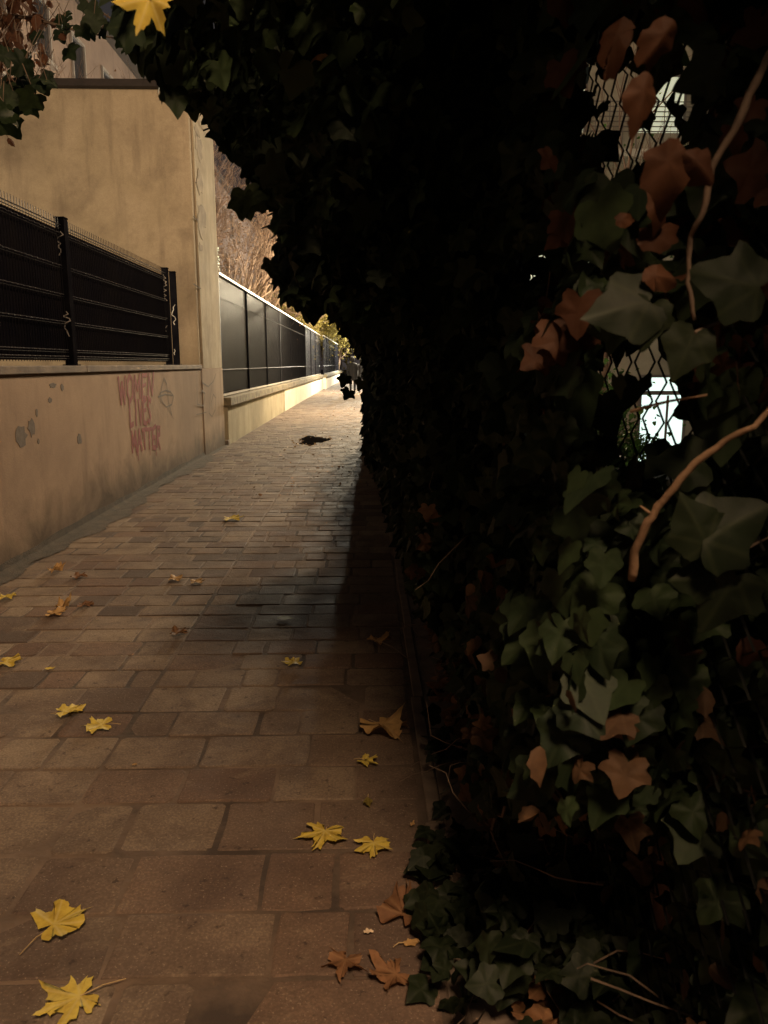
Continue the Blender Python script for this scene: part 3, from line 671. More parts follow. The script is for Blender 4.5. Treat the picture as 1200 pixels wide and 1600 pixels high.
# stems
q = MB()
for i in range(90):
    y = random.uniform(1.6, 10); x = random.uniform(.34, .55); z = 0 if random.random() < .5 else random.uniform(.3, 2)
    p = Vector((x, y, z)); d = Vector((random.uniform(-.3, .1), random.uniform(-.4, .4), 1)).normalized(); pts = [p.copy()]
    for k in range(9):
        d = (d+Vector((random.gauss(0, .3), random.gauss(0, .3), random.gauss(0, .25)))).normalized(); p = p+d*.14; p.x = min(max(p.x, .05 if p.z > 1.9 else .33), .58); p.z = max(p.z, .02); pts.append(p.copy())
    q.tube(pts, random.uniform(.003, .008), .0015, 4)
for i in range(16):       # loose dry tendrils in the near part
    p = Vector((random.uniform(.30, .5), random.uniform(1.6, 3.4), random.uniform(.05, 1.0))); d = Vector((-.8, random.uniform(-.6, .4), random.uniform(-.4, .5))).normalized(); pts = [p.copy()]
    for k in range(6):
        d = (d+Vector((random.gauss(0, .35), random.gauss(0, .35), random.gauss(0, .35)))).normalized(); p = p+d*.05; p.z = max(p.z, .02); pts.append(p.copy())
    q.tube(pts, .0018, .0008, 3)
q.build('stem', M['twig'], hd)

# named branches standing out of the hedge
def branch(name, label, pts, r0, r1, m='twig_pale', side=(), group=None):
    t = thing(name, label, 'branch', ony(*pts[0]), group)
    w3 = [ony(*p) for p in pts]; q = MB()
    # subdivide with slight wobble
    fine = []
    for a, b_ in zip(w3[:-1], w3[1:]):
        for i in range(4): fine.append(a.lerp(b_, i/4)+Vector((random.gauss(0, 1), random.gauss(0, 1), random.gauss(0, 1)))*r0*.13)
    fine.append(w3[-1]); rr = [(r0+(r1-r0)*i/(len(fine)-1))*random.uniform(.88, 1.12) for i in range(len(fine))]
    q.tube(fine, rr, n=8); q.build('wood', M[m], t, smooth=True)
    for s in side:
        q = MB(); q.tube([ony(*p) for p in s], r1*.9, r1*.35, 6); q.build('side_shoot', M[m], t, smooth=True)
    return t
branch('branch', 'thick pale bare branch slanting up to the right beside the big ivy leaves', [(988, 905, 1.02), (992, 860, 1.0), (1012, 815, .98), (1045, 770, .96), (1085, 725, .94), (1130, 690, .92), (1178, 668, .9), (1240, 600, .95)], .0062, .0030, side=([(1020, 805, .98), (1000, 790, .98)],))
branch('branch', 'thin crooked twig crossing the dark ivy at mid height', [(808, 905, 1.5), (835, 935, 1.48), (858, 975, 1.45), (885, 1000, 1.42), (940, 1004, 1.4), (1018, 1005, 1.36)], .0035, .0022, side=([(955, 1002, 1.38), (985, 994, 1.36)],))
branch('branch', 'short pale twig pointing at the white glow behind the fence', [(985, 643, .95), (1030, 630, .93), (1105, 617, .9)], .0024, .0012)
branch('branch', 'long vine stem hanging down at the upper right', [(1215, 60, .95), (1180, 130, .92), (1146, 205, .9), (1112, 262, .9), (1100, 330, .9), (1078, 370, .92), (1075, 440, .92), (1085, 500, .92)], .005, .0022, 'twig')
branch('branch', 'dry forked twig low in the dark ivy at right', [(905, 1182, 1.5), (1000, 1174, 1.45), (1015, 1215, 1.45), (1040, 1250, 1.42)], .003, .002, 'twig', side=([(1030, 1245, 1.43), (985, 1232, 1.44), (970, 1225, 1.45)], [(1015, 1215, 1.45), (1025, 1190, 1.4)]))
branch('branch', 'small forked twig among the lower ivy leaves', [(845, 1362, 1.75), (872, 1332, 1.75), (945, 1358, 1.7)], .0035, .002, 'twig')
branch('branch', 'curved twig arching over dead leaves at the bottom', [(785, 1572, 1.45), (810, 1545, 1.42), (840, 1530, 1.4), (885, 1528, 1.4)], .003, .002, 'twig')
branch('branch', 'thin twig sticking out to the left of the ivy', [(662, 895, 2.3), (690, 878, 2.25), (722, 872, 2.2), (750, 880, 2.2)], .0025, .0018, 'twig')

# trunk in the hedge
tt = thing('tree_trunk', 'ivy covered tree trunk with reddish bark at right', 'tree', (.60, 1.28, -.05))
tp = [ony(1085, 1700, 1.30), ony(1065, 1400, 1.28), ony(1062, 1150, 1.27), ony(1072, 1000, 1.26), ony(1110, 800, 1.26), ony(1165, 500, 1.3), ony(1170, 200, 1.34), ony(1150, -100, 1.4)]
tp = [Vector((tp[0].x, tp[0].y, -.06))] + tp[1:]
q = MB(); fine = []
for a, b_ in zip(tp[:-1], tp[1:]):
    for i in range(5): fine.append(a.lerp(b_, i/5))
fine.append(tp[-1]); q.tube(fine, [.052*random.uniform(.86, 1.14)-.0006*i for i in range(len(fine))], n=14); q.build('trunk', M['bark'], tt, smooth=True)
q = MB()
for k in range(7):
    ph = random.uniform(0, 6.28)
    q.tube([f+Vector((math.cos(ph+i*.22)*.055, math.sin(ph+i*.22)*.055, 0)) for i, f in enumerate(fine[:-4])], .006, .003, 5)
q.build('climbing_stem', M['twig'], tt, smooth=True)

n = 5200  # unseen leaf crown added above the frame to shade the ivy
P = np.column_stack([rng.uniform(-.15, 1.35, n), rng.uniform(.7, 1.9, n), rng.uniform(2.3, 4.3, n)])
cx_ = ((P[:, 0]-.58)/.72)**2+((P[:, 1]-1.32)/.55)**2+((P[:, 2]-3.25)/.95)**2
P = P[(cx_ < 1.05) & (P[:, 0] > -.04)]
n = 3000; Q = np.column_stack([rng.uniform(.10, 1.2, n), rng.uniform(1.12, 1.65, n), rng.uniform(1.95, 2.9, n)])  # lower unseen leaves, added to keep lamp light off the overhang
x, y = proj(Q); P = np.vstack([P, Q[y < -75]]); P = P[(P[:, 0] > .30) | (P[:, 2] > 4.9*(1-(P[:, 1]+1.8)/5.5))]; k_ = len(P)
batch('crown', T_IVY, P, rdir(k_, (0, 0, -1), .5), rdir(k_, (-.3, -.3, .5), .6), rng.uniform(.06, .10, k_), M['ivy'], tt)

def dense(half, jit=.03):
    out = [(x, y) for x, y in half] + [(-x, y) for x, y in reversed(half[1:-1])]
    out = [(x*(1+random.gauss(0, jit*2))+random.gauss(0, jit*.5), y*(1+random.gauss(0, jit))+random.gauss(0, jit*.5)) for x, y in out]
    o2 = []
    for i, p in enumerate(out):
        q = out[(i+1) % len(out)]; o2.append(p); o2.append(((p[0]+q[0])/2+random.gauss(0, jit*.3), (p[1]+q[1])/2+random.gauss(0, jit*.3)))
    return o2
def leaf_mesh(name, half, size, curl, fold, cy=.3, jit=.03, wav=.05):
    o = dense(half, jit); k = len(o); uvs = [(0, cy)]; fs = []
    rings = (.28, .55, .8, 1.)
    for r in rings: uvs += [(x*r, cy+(y-cy)*r) for x, y in o]
    for i in range(k): fs.append((0, 1+i, 1+(i+1) % k))
    for j in range(len(rings)-1):
        b0 = 1+j*k
        for i in range(k): fs.append((b0+i, b0+k+i, b0+k+(i+1) % k, b0+(i+1) % k))
    ph = random.uniform(0, 6.28); tw_ = random.gauss(0, .12); vs = []
    for x, y in uvs:
        rr = x*x+(y-cy)**2; a = math.atan2(x, y-cy)
        z = -fold*abs(x)**1.2 - curl*(y-cy)**2*(1 if y > cy else .4) + wav*rr*math.sin(5*a+ph)*2 + tw_*x*y
        vs.append((x*size, y*size, z*size))
    me = bpy.data.meshes.new(name); me.from_pydata(vs, [], fs); me.polygons.foreach_set('use_smooth', [True]*len(fs))
    uv = me.uv_layers.new(name='UVMap'); idx = np.empty(len(me.loops), np.int32); me.loops.foreach_get('vertex_index', idx)
    uv.data.foreach_set('uv', np.array(uvs, np.float32)[idx].reshape(-1))
    a = me.attributes.new('tint', 'FLOAT', 'POINT'); a.data.foreach_set('value', np.full(len(vs), random.random(), np.float32))
    me.update(); return me
OVALH = [(0, 0), (.13, .03), (.24, .13), (.31, .28), (.33, .43), (.29, .60), (.21, .76), (.10, .90), (0, 1)]
MAPLE_B = [(172, .10), (158, .36), (140, .52), (128, .55), (116, .68), (106, .62), (98, .66), (88, .60), (77, .56), (68, .66), (60, .72), (52, .86), (45, .74), (36, .76), (26, .60), (19, .66), (12, .70), (9, .80), (4, .80), (0, .94)]
MAPLEBH = [(0, -.04)] + [(math.sin(R(a))*r, math.cos(R(a))*r) for a, r in MAPLE_B]
MAPLEH = [(0, -.04)] + [(math.sin(R(a))*r, math.cos(R(a))*r) for a, r in MAPLE]

# near big leaves : each sprig a thing with leaf children
def sprig(name, label, cat, leaves, m, T, group=None, stem=None):
    b0 = ony(*leaves[0][:3]); t = thing(name, label, cat, b0, group)
    for (x, y, D, sz, ang, nx) in leaves:
        p = np.array([tuple(ony(x, y, D))]); a = R(ang)
        tip = np.array([[math.sin(a), .1*random.uniform(-1, 1), math.cos(a)]]); nr = np.array([[nx, -1, .25]])
        half = MAPLEH if T is T_MAPLE else OVALH if T is T_OVAL else IVY
        dry = T is T_OVAL or m is M['tan']
        me = leaf_mesh('leaf', half, sz, random.uniform(.25, .8) if dry else random.uniform(.05, .25), random.uniform(.3, .9) if dry else .22, .0 if T is T_MAPLE else .3, .05 if dry else .025, .12 if dry else .05)
        yv = Vector(tip[0]).normalized(); xv = yv.cross(Vector(nr[0])).normalized(); zv = xv.cross(yv)
        o = link('leaf', me, m, t); o.matrix_local = Matrix.Translation(Vector(p[0])-b0) @ Matrix((xv, yv, zv)).transposed().to_4x4()
    if stem:
        q = MB(); q.tube([ony(*s) for s in stem], .0022, .0016, 5); q.build('stalk', M['twig'], t)
    return t
# angle: 0 up, 90 right, 180 down
sprig('ivy_sprig', 'three big dark green ivy leaves in front of the trunk at right', 'ivy', [(1100, 845, .86, .095, 60, -.3), (1112, 905, .88, .055, 268, -.2), (1150, 900, .87, .085, 205, -.4), (1105, 850, .86, .075, 330, -.2)], M['ivy_near'], T_IVY, stem=[(1130, 890, .88), (1160, 860, .9), (1200, 840, .95)])
sprig('ivy_sprig', 'large ivy leaf and small one at the right edge above the branch', 'ivy', [(1185, 450, .84, .085, 285, -.2), (1085, 520, .86, .06, 200, -.3)], M['ivy_near'], T_IVY, stem=[(1085, 520, .86), (1130, 500, .88), (1185, 450, .88)])
sprig('ivy_sprig', 'pale olive ivy leaf below the orange leaf in front of the fence', 'ivy', [(1015, 470, .9, .085, 255, -.4), (1020, 475, .9, .06, 190, 0)], M['ivy_near'], T_IVY)
sprig('ivy_sprig', 'single ivy leaf left of the pale branch foot', 'ivy', [(950, 870, 1.3, .06, 215, -.2), (880, 790, 1.4, .07, 200, -.3)], M['ivy_near'], T_IVY)
DL = 'dry leaves hanging in the ivy at upper right'
for (lab, lv) in (('large red-brown dry leaf hanging before the lit balcony', [(1045, 215, .85, .075, 175, -.2)]),
                  ('orange edged dry leaf right of the lit balcony', [(1070, 235, .85, .05, 130, -.5)]),
                  ('dark red dry leaf between the two lit gaps', [(1010, 115, .86, .055, 185, .2)]),
                  ('tilted brown dry leaf at the top of the fence', [(1055, 30, .86, .055, 215, .4)]),
                  ('brown dry leaf with a pale tip left of the tilted one', [(975, 25, .92, .06, 200, -.6)]),
                  ('orange dry leaf cut by the top edge of the picture', [(870, -30, 1.2, .06, 150, .1)]),
                  ('small orange dry leaf above the ivy leaf', [(960, 345, .95, .028, 80, .1)]),
                  ('bright orange dry leaf pointing right above the olive ivy leaf', [(1005, 428, .9, .045, 98, .2)]),
                  ('dull red dry leaf low in the tangle', [(1000, 380, .95, .06, 60, -.6)]),
                  ('dark red leaf at the far right below the big ivy leaves', [(1150, 1010, .95, .06, 110, -.3)]),
                  ('drooping brown dry leaf under the lit balcony', [(1030, 285, .93, .055, 165, .5)]),
                  ('reddish dry leaf beside the dark hollow', [(900, 350, 1.1, .05, 240, -.5)])):
    sprig('dry_leaf', lab, 'leaf', lv, M['redleaf'], T_OVAL, DL)
sprig('yellow_leaf', 'bright yellow maple leaf hanging at the top left of the ivy', 'leaf', [(234, -4, 1.22, .054, 205, .8)], M['yellow'], T_MAPLE, stem=[(234, -2, 1.22), (250, -60, 1.25), (300, -80, 1.8)])
sprig('yellow_leaf', 'small pale yellow leaf inside the dark ivy overhang', 'leaf', [(515, 90, 2.0, .06, 255, .3)], M['tan'], T_OVAL)
sprig('curled_leaf', 'curled tan dead leaf caught in the low ivy', 'leaf', [(845, 1180, 1.72, .07, 235, -.3), (850, 1175, 1.72, .05, 275, .4), (835, 1225, 1.72, .045, 170, -.4)], M['tan'], T_MAPLE)
sprig('curled_leaf', 'small tan leaf above the curled dead leaf', 'leaf', [(868, 1128, 1.75, .035, 190, 0)], M['tan'], T_OVAL)
sprig('curled_leaf', 'tiny tan leaf hanging under the curled dead leaf', 'leaf', [(780, 1275, 2.0, .04, 180, 0)], M['tan'], T_OVAL)

for (lab, lv) in (('pale brown dead leaf at the bottom centre right of the picture', [(865, 1590, 1.3, .07, 250, .3)]),
                  ('reddish dead leaf standing up at the bottom right', [(1125, 1600, 1.2, .06, 340, -.4)]),
                  ('dull brown dead leaf above the bottom right one', [(1000, 1520, 1.35, .06, 150, .5)]),
                  ('rosy dead leaf among the ivy beside the kerb', [(712, 1345, 2.0, .045, 150, 0)]),
                  ('brown folded leaf at the end of the forked twig', [(985, 1360, 1.6, .06, 100, .3)]),
                  ('drooping brown leaf right of the curled tan leaf', [(905, 1222, 1.65, .055, 165, .4)]),
                  ('pale leaf sliver low in the dark ivy', [(880, 1432, 1.6, .035, 110, .2)]),
                  ('brown leaf beside the curved twig at the bottom', [(830, 1510, 1.45, .05, 200, .4)])):
    sprig('dead_leaf', lab, 'leaf', lv, M['dead'], T_OVAL, 'dead leaves lying in the low ivy')
# low ivy mat at the hedge foot and dead leaves
im = []
for (x, y, s_, nn) in ((700, 1180, 30, 16), (760, 1110, 45, 30), (850, 1110, 60, 45), (720, 1360, 70, 60), (800, 1400, 90, 90), (760, 1480, 80, 60), (900, 1330, 110, 90), (1000, 1450, 120, 90), (1120, 1400, 110, 80), (900, 1500, 110, 60), (780, 850, 90, 60), (700, 830, 50, 30), (720, 960, 50, 40)):
    for i in range(nn):
        gx, gy = random.gauss(x, s_), random.gauss(y, s_*.7)
        if gy < 1000: p = ony(gx, gy, random.uniform(2.0, 2.8)); 
        else:
            p = onz(gx, gy, random.uniform(.02, .30 if gx > 760 else .10))
        if gx < 655 and not (x < 700 and y < 1300): continue
        if p.x > .66: p = onx(gx, gy, .66*random.uniform(.8, 1))
        im.append(tuple(p))
im = np.array(im); k_ = len(im)
gi = thing('ground_ivy', 'low ivy creeping over the kerb at the foot of the hedge', 'ivy', (.5, 2, 0))
batch('foliage', T_IVY2, im, rdir(k_, (-.6, -.5, -.1), .5), rdir(k_, (-.3, -.5, 1), .35), rng.uniform(.04, .085, k_), M['ivy_near'], gi)
n = 900
L = np.column_stack([rng.uniform(.31, .78, n), .9+3.4*rng.random(n)**1.5, rng.uniform(.005, .11, n)])
lo = batch('leaf_litter', T_OVAL, L, rdir(n, (0, 0, 0), 1)*np.array([1, 1, .25]), rdir(n, (0, -.2, 1), .3), rng.uniform(.03, .075, n), M['dead']); tag(lo, kind='stuff')
tw = MB()
for i in range(110):
    p = Vector((random.uniform(.3, .65), random.uniform(1.1, 3.6), random.uniform(.02, .4))); d = Vector((random.uniform(-1, 1), random.uniform(-1, 1), random.uniform(-.3, .5))).normalized(); pts = [p.copy()]
    for k in range(5):
        d = (d+Vector((random.gauss(0, .3), random.gauss(0, .3), random.gauss(0, .3)))).normalized(); p = p+d*.05; p.z = max(p.z, .01); pts.append(p.copy())
    tw.tube(pts, .0022, .001, 3)
tw.build('runner', M['twig'], gi)

# ================================================================== FALLEN LEAVES
def fallen(x, y, size, ang, m, label, T=T_MAPLE, cup=.10, stem=.08, tilt=0, name='fallen_leaf', pt=(0, 0)):
    p = onz(x, y, .006)
    half = random.choice((MAPLEBH, MAPLEBH, MAPLEH)) if T is T_MAPLE else OVALH
    if 'pointed' in label: half = MAPLEH
    size *= 1.16; me = leaf_mesh(name, half, size, -cup*1.2*random.uniform(.4, 1.3), -cup*random.uniform(.3, 1.2), 0 if T is T_MAPLE else .4, .075 if T is T_MAPLE else .06, cup*.9)
    z0 = min(v.co.z for v in me.vertices)
    for v in me.vertices: v.co.z += .003-z0
    o = link(name, me, M[m]); o.location = p; o.rotation_euler = (0, 0, R(-ang))
    tag(o, label, 'leaf', 'autumn leaves fallen on the paving')
    if stem:
        q = MB(); b_ = random.uniform(-.3, .3)
        q.tube([(0, 0, .006), (b_*stem*.3, -stem*.5, .010), (b_*stem, -stem, .004)], .0013, .001, 5)
        s = q.build('stalk', M['stem_yellow'], None); s.parent = o; s.location = (0, 0, 0)
    return o
# ang: direction of the tip, 0 away from the camera, 90 right
fallen(508, 1302, .084, 195, 'yellow', 'pointed yellow maple leaf, left one of the bright pair in the foreground', stem=.035, cup=.06)
fallen(584, 1320, .064, 178, 'yellow', 'ragged yellow maple leaf, right one of the bright pair in the foreground', stem=.05, cup=.05)
fallen(125, 1560, .088, 235, 'yellow', 'large yellow leaf with long stalk at the bottom left edge', stem=.10, cup=.05)
fallen(85, 1450, .085, 42, 'yellow', 'yellow leaf turning green, just above the bottom left leaf', stem=.10, cup=.08)
fallen(100, 1116, .076, 72, 'yellow', 'pale yellow leaf overlapping a dark paver, upper one of two at left', stem=.05, cup=.12)
fallen(160, 1134, .074, 262, 'yellow', 'yellow-green leaf with straight stalk, lower one of two at left', stem=.07, cup=.08)
fallen(462, 1036, .066, 250, 'yellow', 'lone yellow leaf in the middle of the path', stem=0, cup=.10)
fallen(570, 1190, .050, 120, 'yellow', 'small yellow leaf beside the kerb below the curled brown leaf', stem=.04, cup=.12)
fallen(600, 1140, .115, 150, 'tan', 'big curled orange-brown leaf by the kerb', stem=.10, cup=.22, tilt=.1)
fallen(588, 1008, .075, 60, 'tan', 'dull tan leaf at the edge of the hedge shadow', stem=0, cup=.2)
fallen(630, 1436, .080, 20, 'dead', 'crumpled rusty leaf by the kerb in the foreground', stem=0, cup=.25)
fallen(632, 1476, .034, 80, 'tan', 'small round tan leaf under the crumpled rusty leaf', T=T_OVAL, stem=.03)
fallen(540, 1505, .060, 190, 'dead', 'pale brown leaf left of the kerb at the bottom', stem=0, cup=.2)
fallen(618, 1525, .065, 250, 'dead', 'brown leaf against the kerb at the bottom', stem=0, cup=.2)
fallen(10, 1036, .075, 90, 'yellow', 'yellow leaf cut by the left edge of the picture', stem=0, cup=.1)
fallen(70, 1046, .040, 80, 'yellow', 'tiny yellow leaf near the left edge leaf', T=T_OVAL, stem=0)
fallen(82, 960, .085, 80, 'tan', 'tan leaf on the left part of the path near the wall', stem=0, cup=.15)
fallen(95, 950, .060, 60, 'tan', 'curled pale leaf touching the tan leaf near the wall', stem=0, cup=.4)
fallen(130, 948, .060, 90, 'dead', 'dim brown leaf right of the tan pair near the wall', stem=0, cup=.2)
fallen(8, 935, .070, 80, 'yellow', 'yellow leaf at the left edge close to the wall', stem=0, cup=.15)
fallen(85, 893, .075, 80, 'tan', 'pale leaf nearest the foot of the graffiti wall', stem=0, cup=.3)
fallen(120, 902, .070, 90, 'dead', 'brown leaf just right of the palest leaf by the wall', stem=0, cup=.15)
fallen(360, 812, .120, 85, 'yellow', 'yellow leaf farthest up the middle of the path', stem=.08, cup=.1)
fallen(272, 905, .075, 90, 'tan', 'dull yellow leaf on the mid path, left one of two', stem=0, cup=.1)
fallen(305, 910, .060, 80, 'tan', 'dull yellow leaf on the mid path, right one of two', stem=0, cup=.1)
fallen(275, 992, .060, 80, 'dead', 'rusty leaf on the long paving joint', stem=0, cup=.2)
fallen(435, 965, .085, 110, 'ygreen', 'green leaf lying in the shaded middle of the path', T=T_OVAL, stem=0, cup=.03)
fallen(575, 1250, .040, 180, 'ygreen', 'small green-yellow scrap beside the kerb', T=T_OVAL, stem=.03, cup=.3)
fallen(568, 1458, .022, 90, 'litterstone', 'tiny pale paper-like scrap in the foreground', T=T_OVAL, stem=0, name='paper_scrap', cup=.3)
fallen(643, 1292, .020, 20, 'tan', 'tiny reddish scrap on the kerb joint', T=T_OVAL, stem=0, cup=.3)
fallen(208, 1198, .018, 20, 'tan', 'tiny pale fleck left of centre on the paving', T=T_OVAL, stem=0, cup=.3)
fallen(1000-745+200, 757, .06, 20, 'tan', 'small pale leaf on the far paving below the puddle', T=T_OVAL, stem=0, cup=.3)
fallen(118, 1395+0, .0, 0, 'tan', 'x') if False else None

# ================================================================== PUDDLE
pc = onz(490, 688); m_, n_, l_, b_ = nodes('puddle_water'); b_.inputs['Base Color'].default_value = (.008, .007, .007, 1); b_.inputs['Roughness'].default_value = .8; b_.inputs['Specular IOR Level'].default_value = 0
pts = []
for i in range(28):
    t = 2*math.pi*i/28; q = 1+.22*math.sin(3*t+1)+.15*math.sin(7*t)+random.uniform(-.1, .1); pts.append((pc.x+.25*math.cos(t)*q, pc.y+.75*math.sin(t)*q, .0075))
q = MB(); q.add(pts+[(p[0], p[1], -.003) for p in pts], [tuple(range(28))]+[(i, 28+i, 28+(i+1) % 28, (i+1) % 28) for i in range(28)])
tag(q.build('puddle', m_), 'dark puddle in the bright part of the path', 'puddle')
n = 60; th = rng.uniform(0, 6.28, n); rr = rng.normal(1.15, .22, n)  # pale scraps whose colour stands in for broken glints round the puddle
L = np.column_stack([pc.x+.27*np.cos(th)*rr, pc.y+.85*np.sin(th)*rr, np.full(n, .012)])
tag(batch('glint_leaf_scraps', T_OVAL, L, rdir(n, (0, 0, 0), 1)*np.array([1, 1, .2]), rdir(n, (0, 0, 1), .5), rng.uniform(.02, .05, n), M['tan']), kind='stuff')
n = 160
L = np.column_stack([rng.uniform(-1.3, .05, n), rng.uniform(8, 26, n), np.full(n, .010)])
tag(batch('leaf_scraps', T_OVAL, L, rdir(n, (0, 0, 0), 1)*np.array([1, 1, .2]), rdir(n, (0, 0, 1), .4), rng.uniform(.02, .06, n), M['dead']), kind='stuff')

# ================================================================== PEOPLE
def person(label, x, y, hgt, turn, arm):
    t = thing('person', label, 'person', (x, y, 0)); s = hgt/1.75
    J = {'pel': (0, 0, .95, .15, .11), 'wst': (0, 0, 1.10, .14, .10), 'chs': (0, 0, 1.32, .18, .12), 'nk': (0, 0, 1.49, .055, .055), 'hd0': (0, .01, 1.57, .075, .085), 'hd1': (0, .01, 1.68, .075, .09), 'hd2': (0, .0, 1.74, .04, .05)}
    E = [('pel', 'wst'), ('wst', 'chs'), ('chs', 'nk'), ('nk', 'hd0'), ('hd0', 'hd1'), ('hd1', 'hd2')]
    for sd, w_ in ((-1, 'l'), (1, 'r')):
        st = .14*sd
        J['sh'+w_] = (.19*sd, 0, 1.42, .07, .065); J['el'+w_] = (.25*sd, .03*arm, 1.14, .05, .05); J['wr'+w_] = (.23*sd, -.12*arm, .92, .035, .035); J['ha'+w_] = (.22*sd, -.16*arm, .84, .03, .04)
        J['hp'+w_] = (.10*sd, 0, .88, .10, .10); J['kn'+w_] = (.11*sd, st*.6, .50, .065, .07); J['an'+w_] = (.11*sd, st*1.2, .10, .045, .05); J['to'+w_] = (.12*sd, st*1.2-.16, .04, .04, .035)
        E += [('chs', 'sh'+w_), ('sh'+w_, 'el'+w_), ('el'+w_, 'wr'+w_), ('wr'+w_, 'ha'+w_), ('pel', 'hp'+w_), ('hp'+w_, 'kn'+w_), ('kn'+w_, 'an'+w_), ('an'+w_, 'to'+w_)]
    ks = list(J); c_, s__ = math.cos(turn), math.sin(turn)
    vs = [((J[k][0]*c_-J[k][1]*s__)*s, (J[k][0]*s__+J[k][1]*c_)*s, J[k][2]*s) for k in ks]
    me = bpy.data.meshes.new('body'); me.from_pydata(vs, [(ks.index(a), ks.index(b)) for a, b in E], [])
    o = bpy.data.objects.new('body', me); C.objects.link(o); me.materials.append(M['coat'])
    sk = o.modifiers.new('skin', 'SKIN'); sk.use_smooth_shade = True; sb = o.modifiers.new('sub', 'SUBSURF'); sb.levels = sb.render_levels = 2
    for i, k in enumerate(ks): me.skin_vertices[0].data[i].radius = (J[k][3]*s, J[k][4]*s)
    me.skin_vertices[0].data[0].use_root = True
    dg = bpy.context.evaluated_depsgraph_get(); m2 = bpy.data.meshes.new_from_object(o.evaluated_get(dg)); bpy.data.objects.remove(o)
    o = bpy.data.objects.new('body', m2); C.objects.link(o); o.parent = t
    if not m2.materials: m2.materials.append(M['coat'])
    # coat skirt, hair
    q = MB(); n = 16; prof = [(.20, 1.40), (.21, 1.25), (.19, 1.08), (.23, .85), (.25, .66)]
    q.add([(math.cos(2*math.pi*i/n)*r*s, math.sin(2*math.pi*i/n)*r*.72*s, z*s) for r, z in prof for i in range(n)], [(j*n+i, j*n+(i+1) % n, (j+1)*n+(i+1) % n, (j+1)*n+i) for j in range(4) for i in range(n)])
    c = q.build('coat', M['coat'], None, smooth=True); c.parent = t; c.location = (0, 0, 0)
    q = MB(); q.add([(math.cos(2*math.pi*i/12)*r*s, (math.sin(2*math.pi*i/12)*r+.01)*s, z*s) for r, z in ((.095, 1.58), (.108, 1.66), (.10, 1.73), (.06, 1.79)) for i in range(12)], [(j*12+i, j*12+(i+1) % 12, (j+1)*12+(i+1) % 12, (j+1)*12+i) for j in range(3) for i in range(12)]+[tuple(36+i for i in range(12))])
    c = q.build('hair', M['coat'], None, smooth=True); c.parent = t; c.location = (0, 0, 0)
    return t
person('person in a dark coat, left one of the two far walkers', -.50, 36.5, 1.70, .1, 1)
person('person in dark clothes, right one of the two far walkers', -.06, 38.5, 1.66, -.1, -1)

# ================================================================== YARD BUILDING BEHIND THE FENCE (right)
YB = 19.0
yb = thing('apartment_building', 'pale lit apartment building seen through the chain link fence', 'building', (7, YB, -1))
b = MB(); b.box(2.2, YB, -1.05, 16, YB+10, 12); b.build('wall', M['yard_wall'], yb)
b = MB(); b.box(2.0, YB-.3, 12.003, 16.3, YB+10.2, 12.25); b.build('roof', M['roof_dark'], yb)
a0, a1 = ony(1003, 590, YB), ony(1060, 722, YB)
dr = MB(); X0, X1, Z0, Z1 = a0.x, a1.x, -1.0, a0.z
dr.box(X0-.07, YB-.09, Z0, X0-.003, YB-.003, Z1+.07); dr.box(X1+.003, YB-.09, Z0, X1+.07, YB-.003, Z1+.07); dr.box(X0, YB-.09, Z1+.003, X1, YB-.003, Z1+.07); dr.box(X0, YB-.085, Z1-.42, X1, YB-.003, Z1-.32)
do = dr.build('door', M['frame'], yb)
q = MB(); q.box(X0, YB-.06, Z0, X1, YB-.003, Z1-.423); q.build('glass', M['door_glow'], do)
q = MB(); q.box(X0, YB-.06, Z1-.317, X1, YB-.003, Z1); q.build('glass', M['door_glow'], do)
q = MB(); q.box(X0+.62, YB-.085, Z0, X0+.68, YB-.062, Z1-.43); q.build('mullion', M['frame'], do)
zs_ = ony(985, 232, YB-1.2).z
for j, zz in enumerate((zs_-2.9*0, zs_+2.9)):
    q = MB(); q.box(3.2, YB-1.2, zz-.16, 13, YB-.003, zz); o = q.build('balcony', M['yard_white'], yb)
    q = MB(); u = 3.25
    while u < 12.9: q.box(u, YB-1.18, zz+.004, u+.015, YB-1.165, zz+1.0); u += .30
    for h_ in (.35, .45, .55, .65, .75, .85, .95): q.box(3.25, YB-1.16, zz+h_, 12.95, YB-1.145, zz+h_+.02)
    q.build('railing', M['frame'], o)
    q = MB(); q.box(3.25, YB-1.13, zz+.01, 12.95, YB-1.12, zz+.34); q.build('parapet', M['yard_wall'], o)
for (x, z) in ((3.4, 2.7), (5.2, 2.7), (8.0, 2.7), (4.0, 6.4), (6.3, 6.4), (9.0, 6.4), (3.4, .3)):
    q = MB(); q.box(x, YB-.05, z, x+.06, YB-.003, z+1.5); q.box(x+1.1, YB-.05, z, x+1.16, YB-.003, z+1.5); q.box(x+.063, YB-.05, z+1.44, x+1.097, YB-.003, z+1.5); q.box(x+.063, YB-.05, z, x+1.097, YB-.003, z+.06)
    o = q.build('window', M['frame'], yb); q = MB(); q.box(x+.063, YB-.03, z+.063, x+1.097, YB-.003, z+1.437); q.build('pane', M['win_glow'] if z in (2.7, 6.4) and x < 7 else M['far_dark'], o)
tree('yard_shrub', 'green shrub lit beside the bright door in the yard', (3.9, 15.8, -1), 2.0, .03, 3, 'green_yard', 2200, .07, None, (0, 0), 4, spr=.25)
tree('yard_shrub', 'darker shrub left of the bright door in the yard', (2.9, 13.3, -1), 2.8, .03, 3, 'green_yard', 2600, .09, None, (0, 0), 4, spr=.3)
tree('yard_shrub', 'small lit green shrub under the bright door in the yard', (5.9, 16.8, -1), .9, .015, 3, 'green_yard', 900, .07, None, (0, 0), 4, spr=.12)
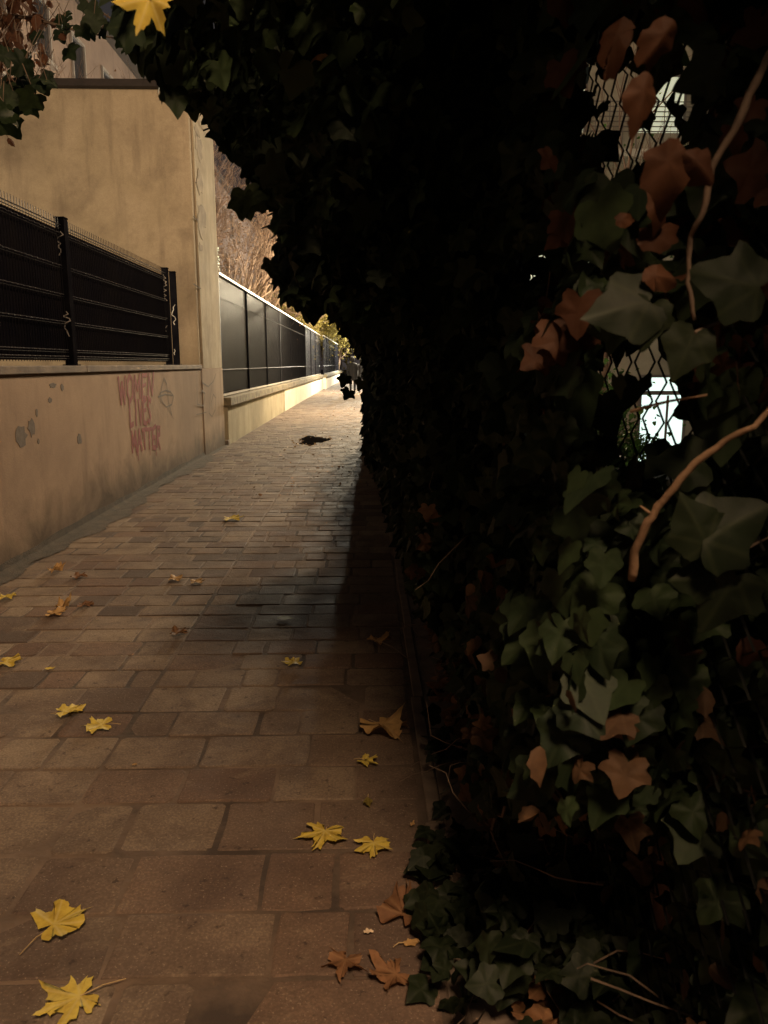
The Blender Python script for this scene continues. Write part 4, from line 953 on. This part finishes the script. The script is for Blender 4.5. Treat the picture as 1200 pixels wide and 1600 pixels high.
tree('yard_shrub', 'mid green shrub filling the view left of the bright door in the yard', (5.0, 16.6, -1), 2.2, .03, 3, 'green_yard', 2600, .07, None, (0, 0), 4, spr=.18)
tree('yard_tree', 'thin tree standing before the lit balcony in the yard', (4.6, 14.6, -1), 8.5, .07, 4, 'green_yard', 350, .06, None, (0.02, 0), 1, spr=.3)

# ================================================================== LAMPS
def lamp(label, x, y, z, power, col, rad=.12, dirx=-1):
    t = thing('street_lamp', label, 'lamp', (x+.9*-dirx*1.0, y, 0)); bx = x-.9*dirx; gz = -1 if bx > 1.3 else 0
    q = MB(); q.tube([(bx, y, gz-.05), (bx, y, 2), (bx, y, z+.35)], .06, .04, 12); q.build('pole', M['black_metal'], t, smooth=True)
    q = MB(); q.tube([(bx, y, z+.33), (bx+dirx*.4, y, z+.42), (x, y, z+.34)], .025, .02, 8); q.build('arm', M['black_metal'], t, smooth=True)
    q = MB(); n = 16; q.add([(x+math.cos(2*math.pi*i/n)*r, y+math.sin(2*math.pi*i/n)*r, zz) for r, zz in ((.04, z+.36), (.12, z+.32), (.17, z+.22), (.175, z+.19)) for i in range(n)], [(j*n+i, j*n+(i+1) % n, (j+1)*n+(i+1) % n, (j+1)*n+i) for j in range(3) for i in range(n)]+[tuple(range(n))])
    hdo = q.build('lamp_head', M['black_metal'], t, smooth=True)
    q = MB(); q.tube([(x, y, z+.20), (x, y, z+.17)], .15, .13, 16); q.build('lens', M['lamp_glow'], hdo)
    ld = bpy.data.lights.new('lamp_light', 'POINT'); ld.energy = power; ld.color = col; ld.shadow_soft_size = rad
    lo = bpy.data.objects.new('lamp_light', ld); C.objects.link(lo); lo.location = (x, y, z); 
    lo.parent = t; lo.location = Vector((x, y, z))-t.location
    return t
lamp('street lamp behind the hedge close to the viewer', .5, -1.8, 4.7, 1180, (1, .66, .39), .42)
lamp('street lamp over the ivy hedge lighting the graffiti wall', .62, 7.8, 5.8, 700, (1, .69, .42), .30)
lamp('garden lamp behind the mesh fence lighting the outbuilding gable', -5.2, 7.6, 2.85, 330, (1, .78, .52), .15, 1)
lamp('garden lamp behind the outbuilding among the bare trees', -6.2, 16.5, 6.2, 1150, (1, .70, .48), .12, 1)
lamp('street lamp on the right lighting the outbuilding corner and the puddle', .9, 22.5, 5.2, 4200, (1, .79, .50), .12)
lamp('street lamp on the right above the two far walkers', .9, 38, 5.2, 9000, (1, .84, .58), .12)
lamp('street lamp at the far end of the path', .9, 60, 5.5, 15000, (1, .94, .76), .12)
lamp('yard lamp lighting the pale building', 9.5, 14.5, 4.6, 55, (.88, 1, .72), .15)
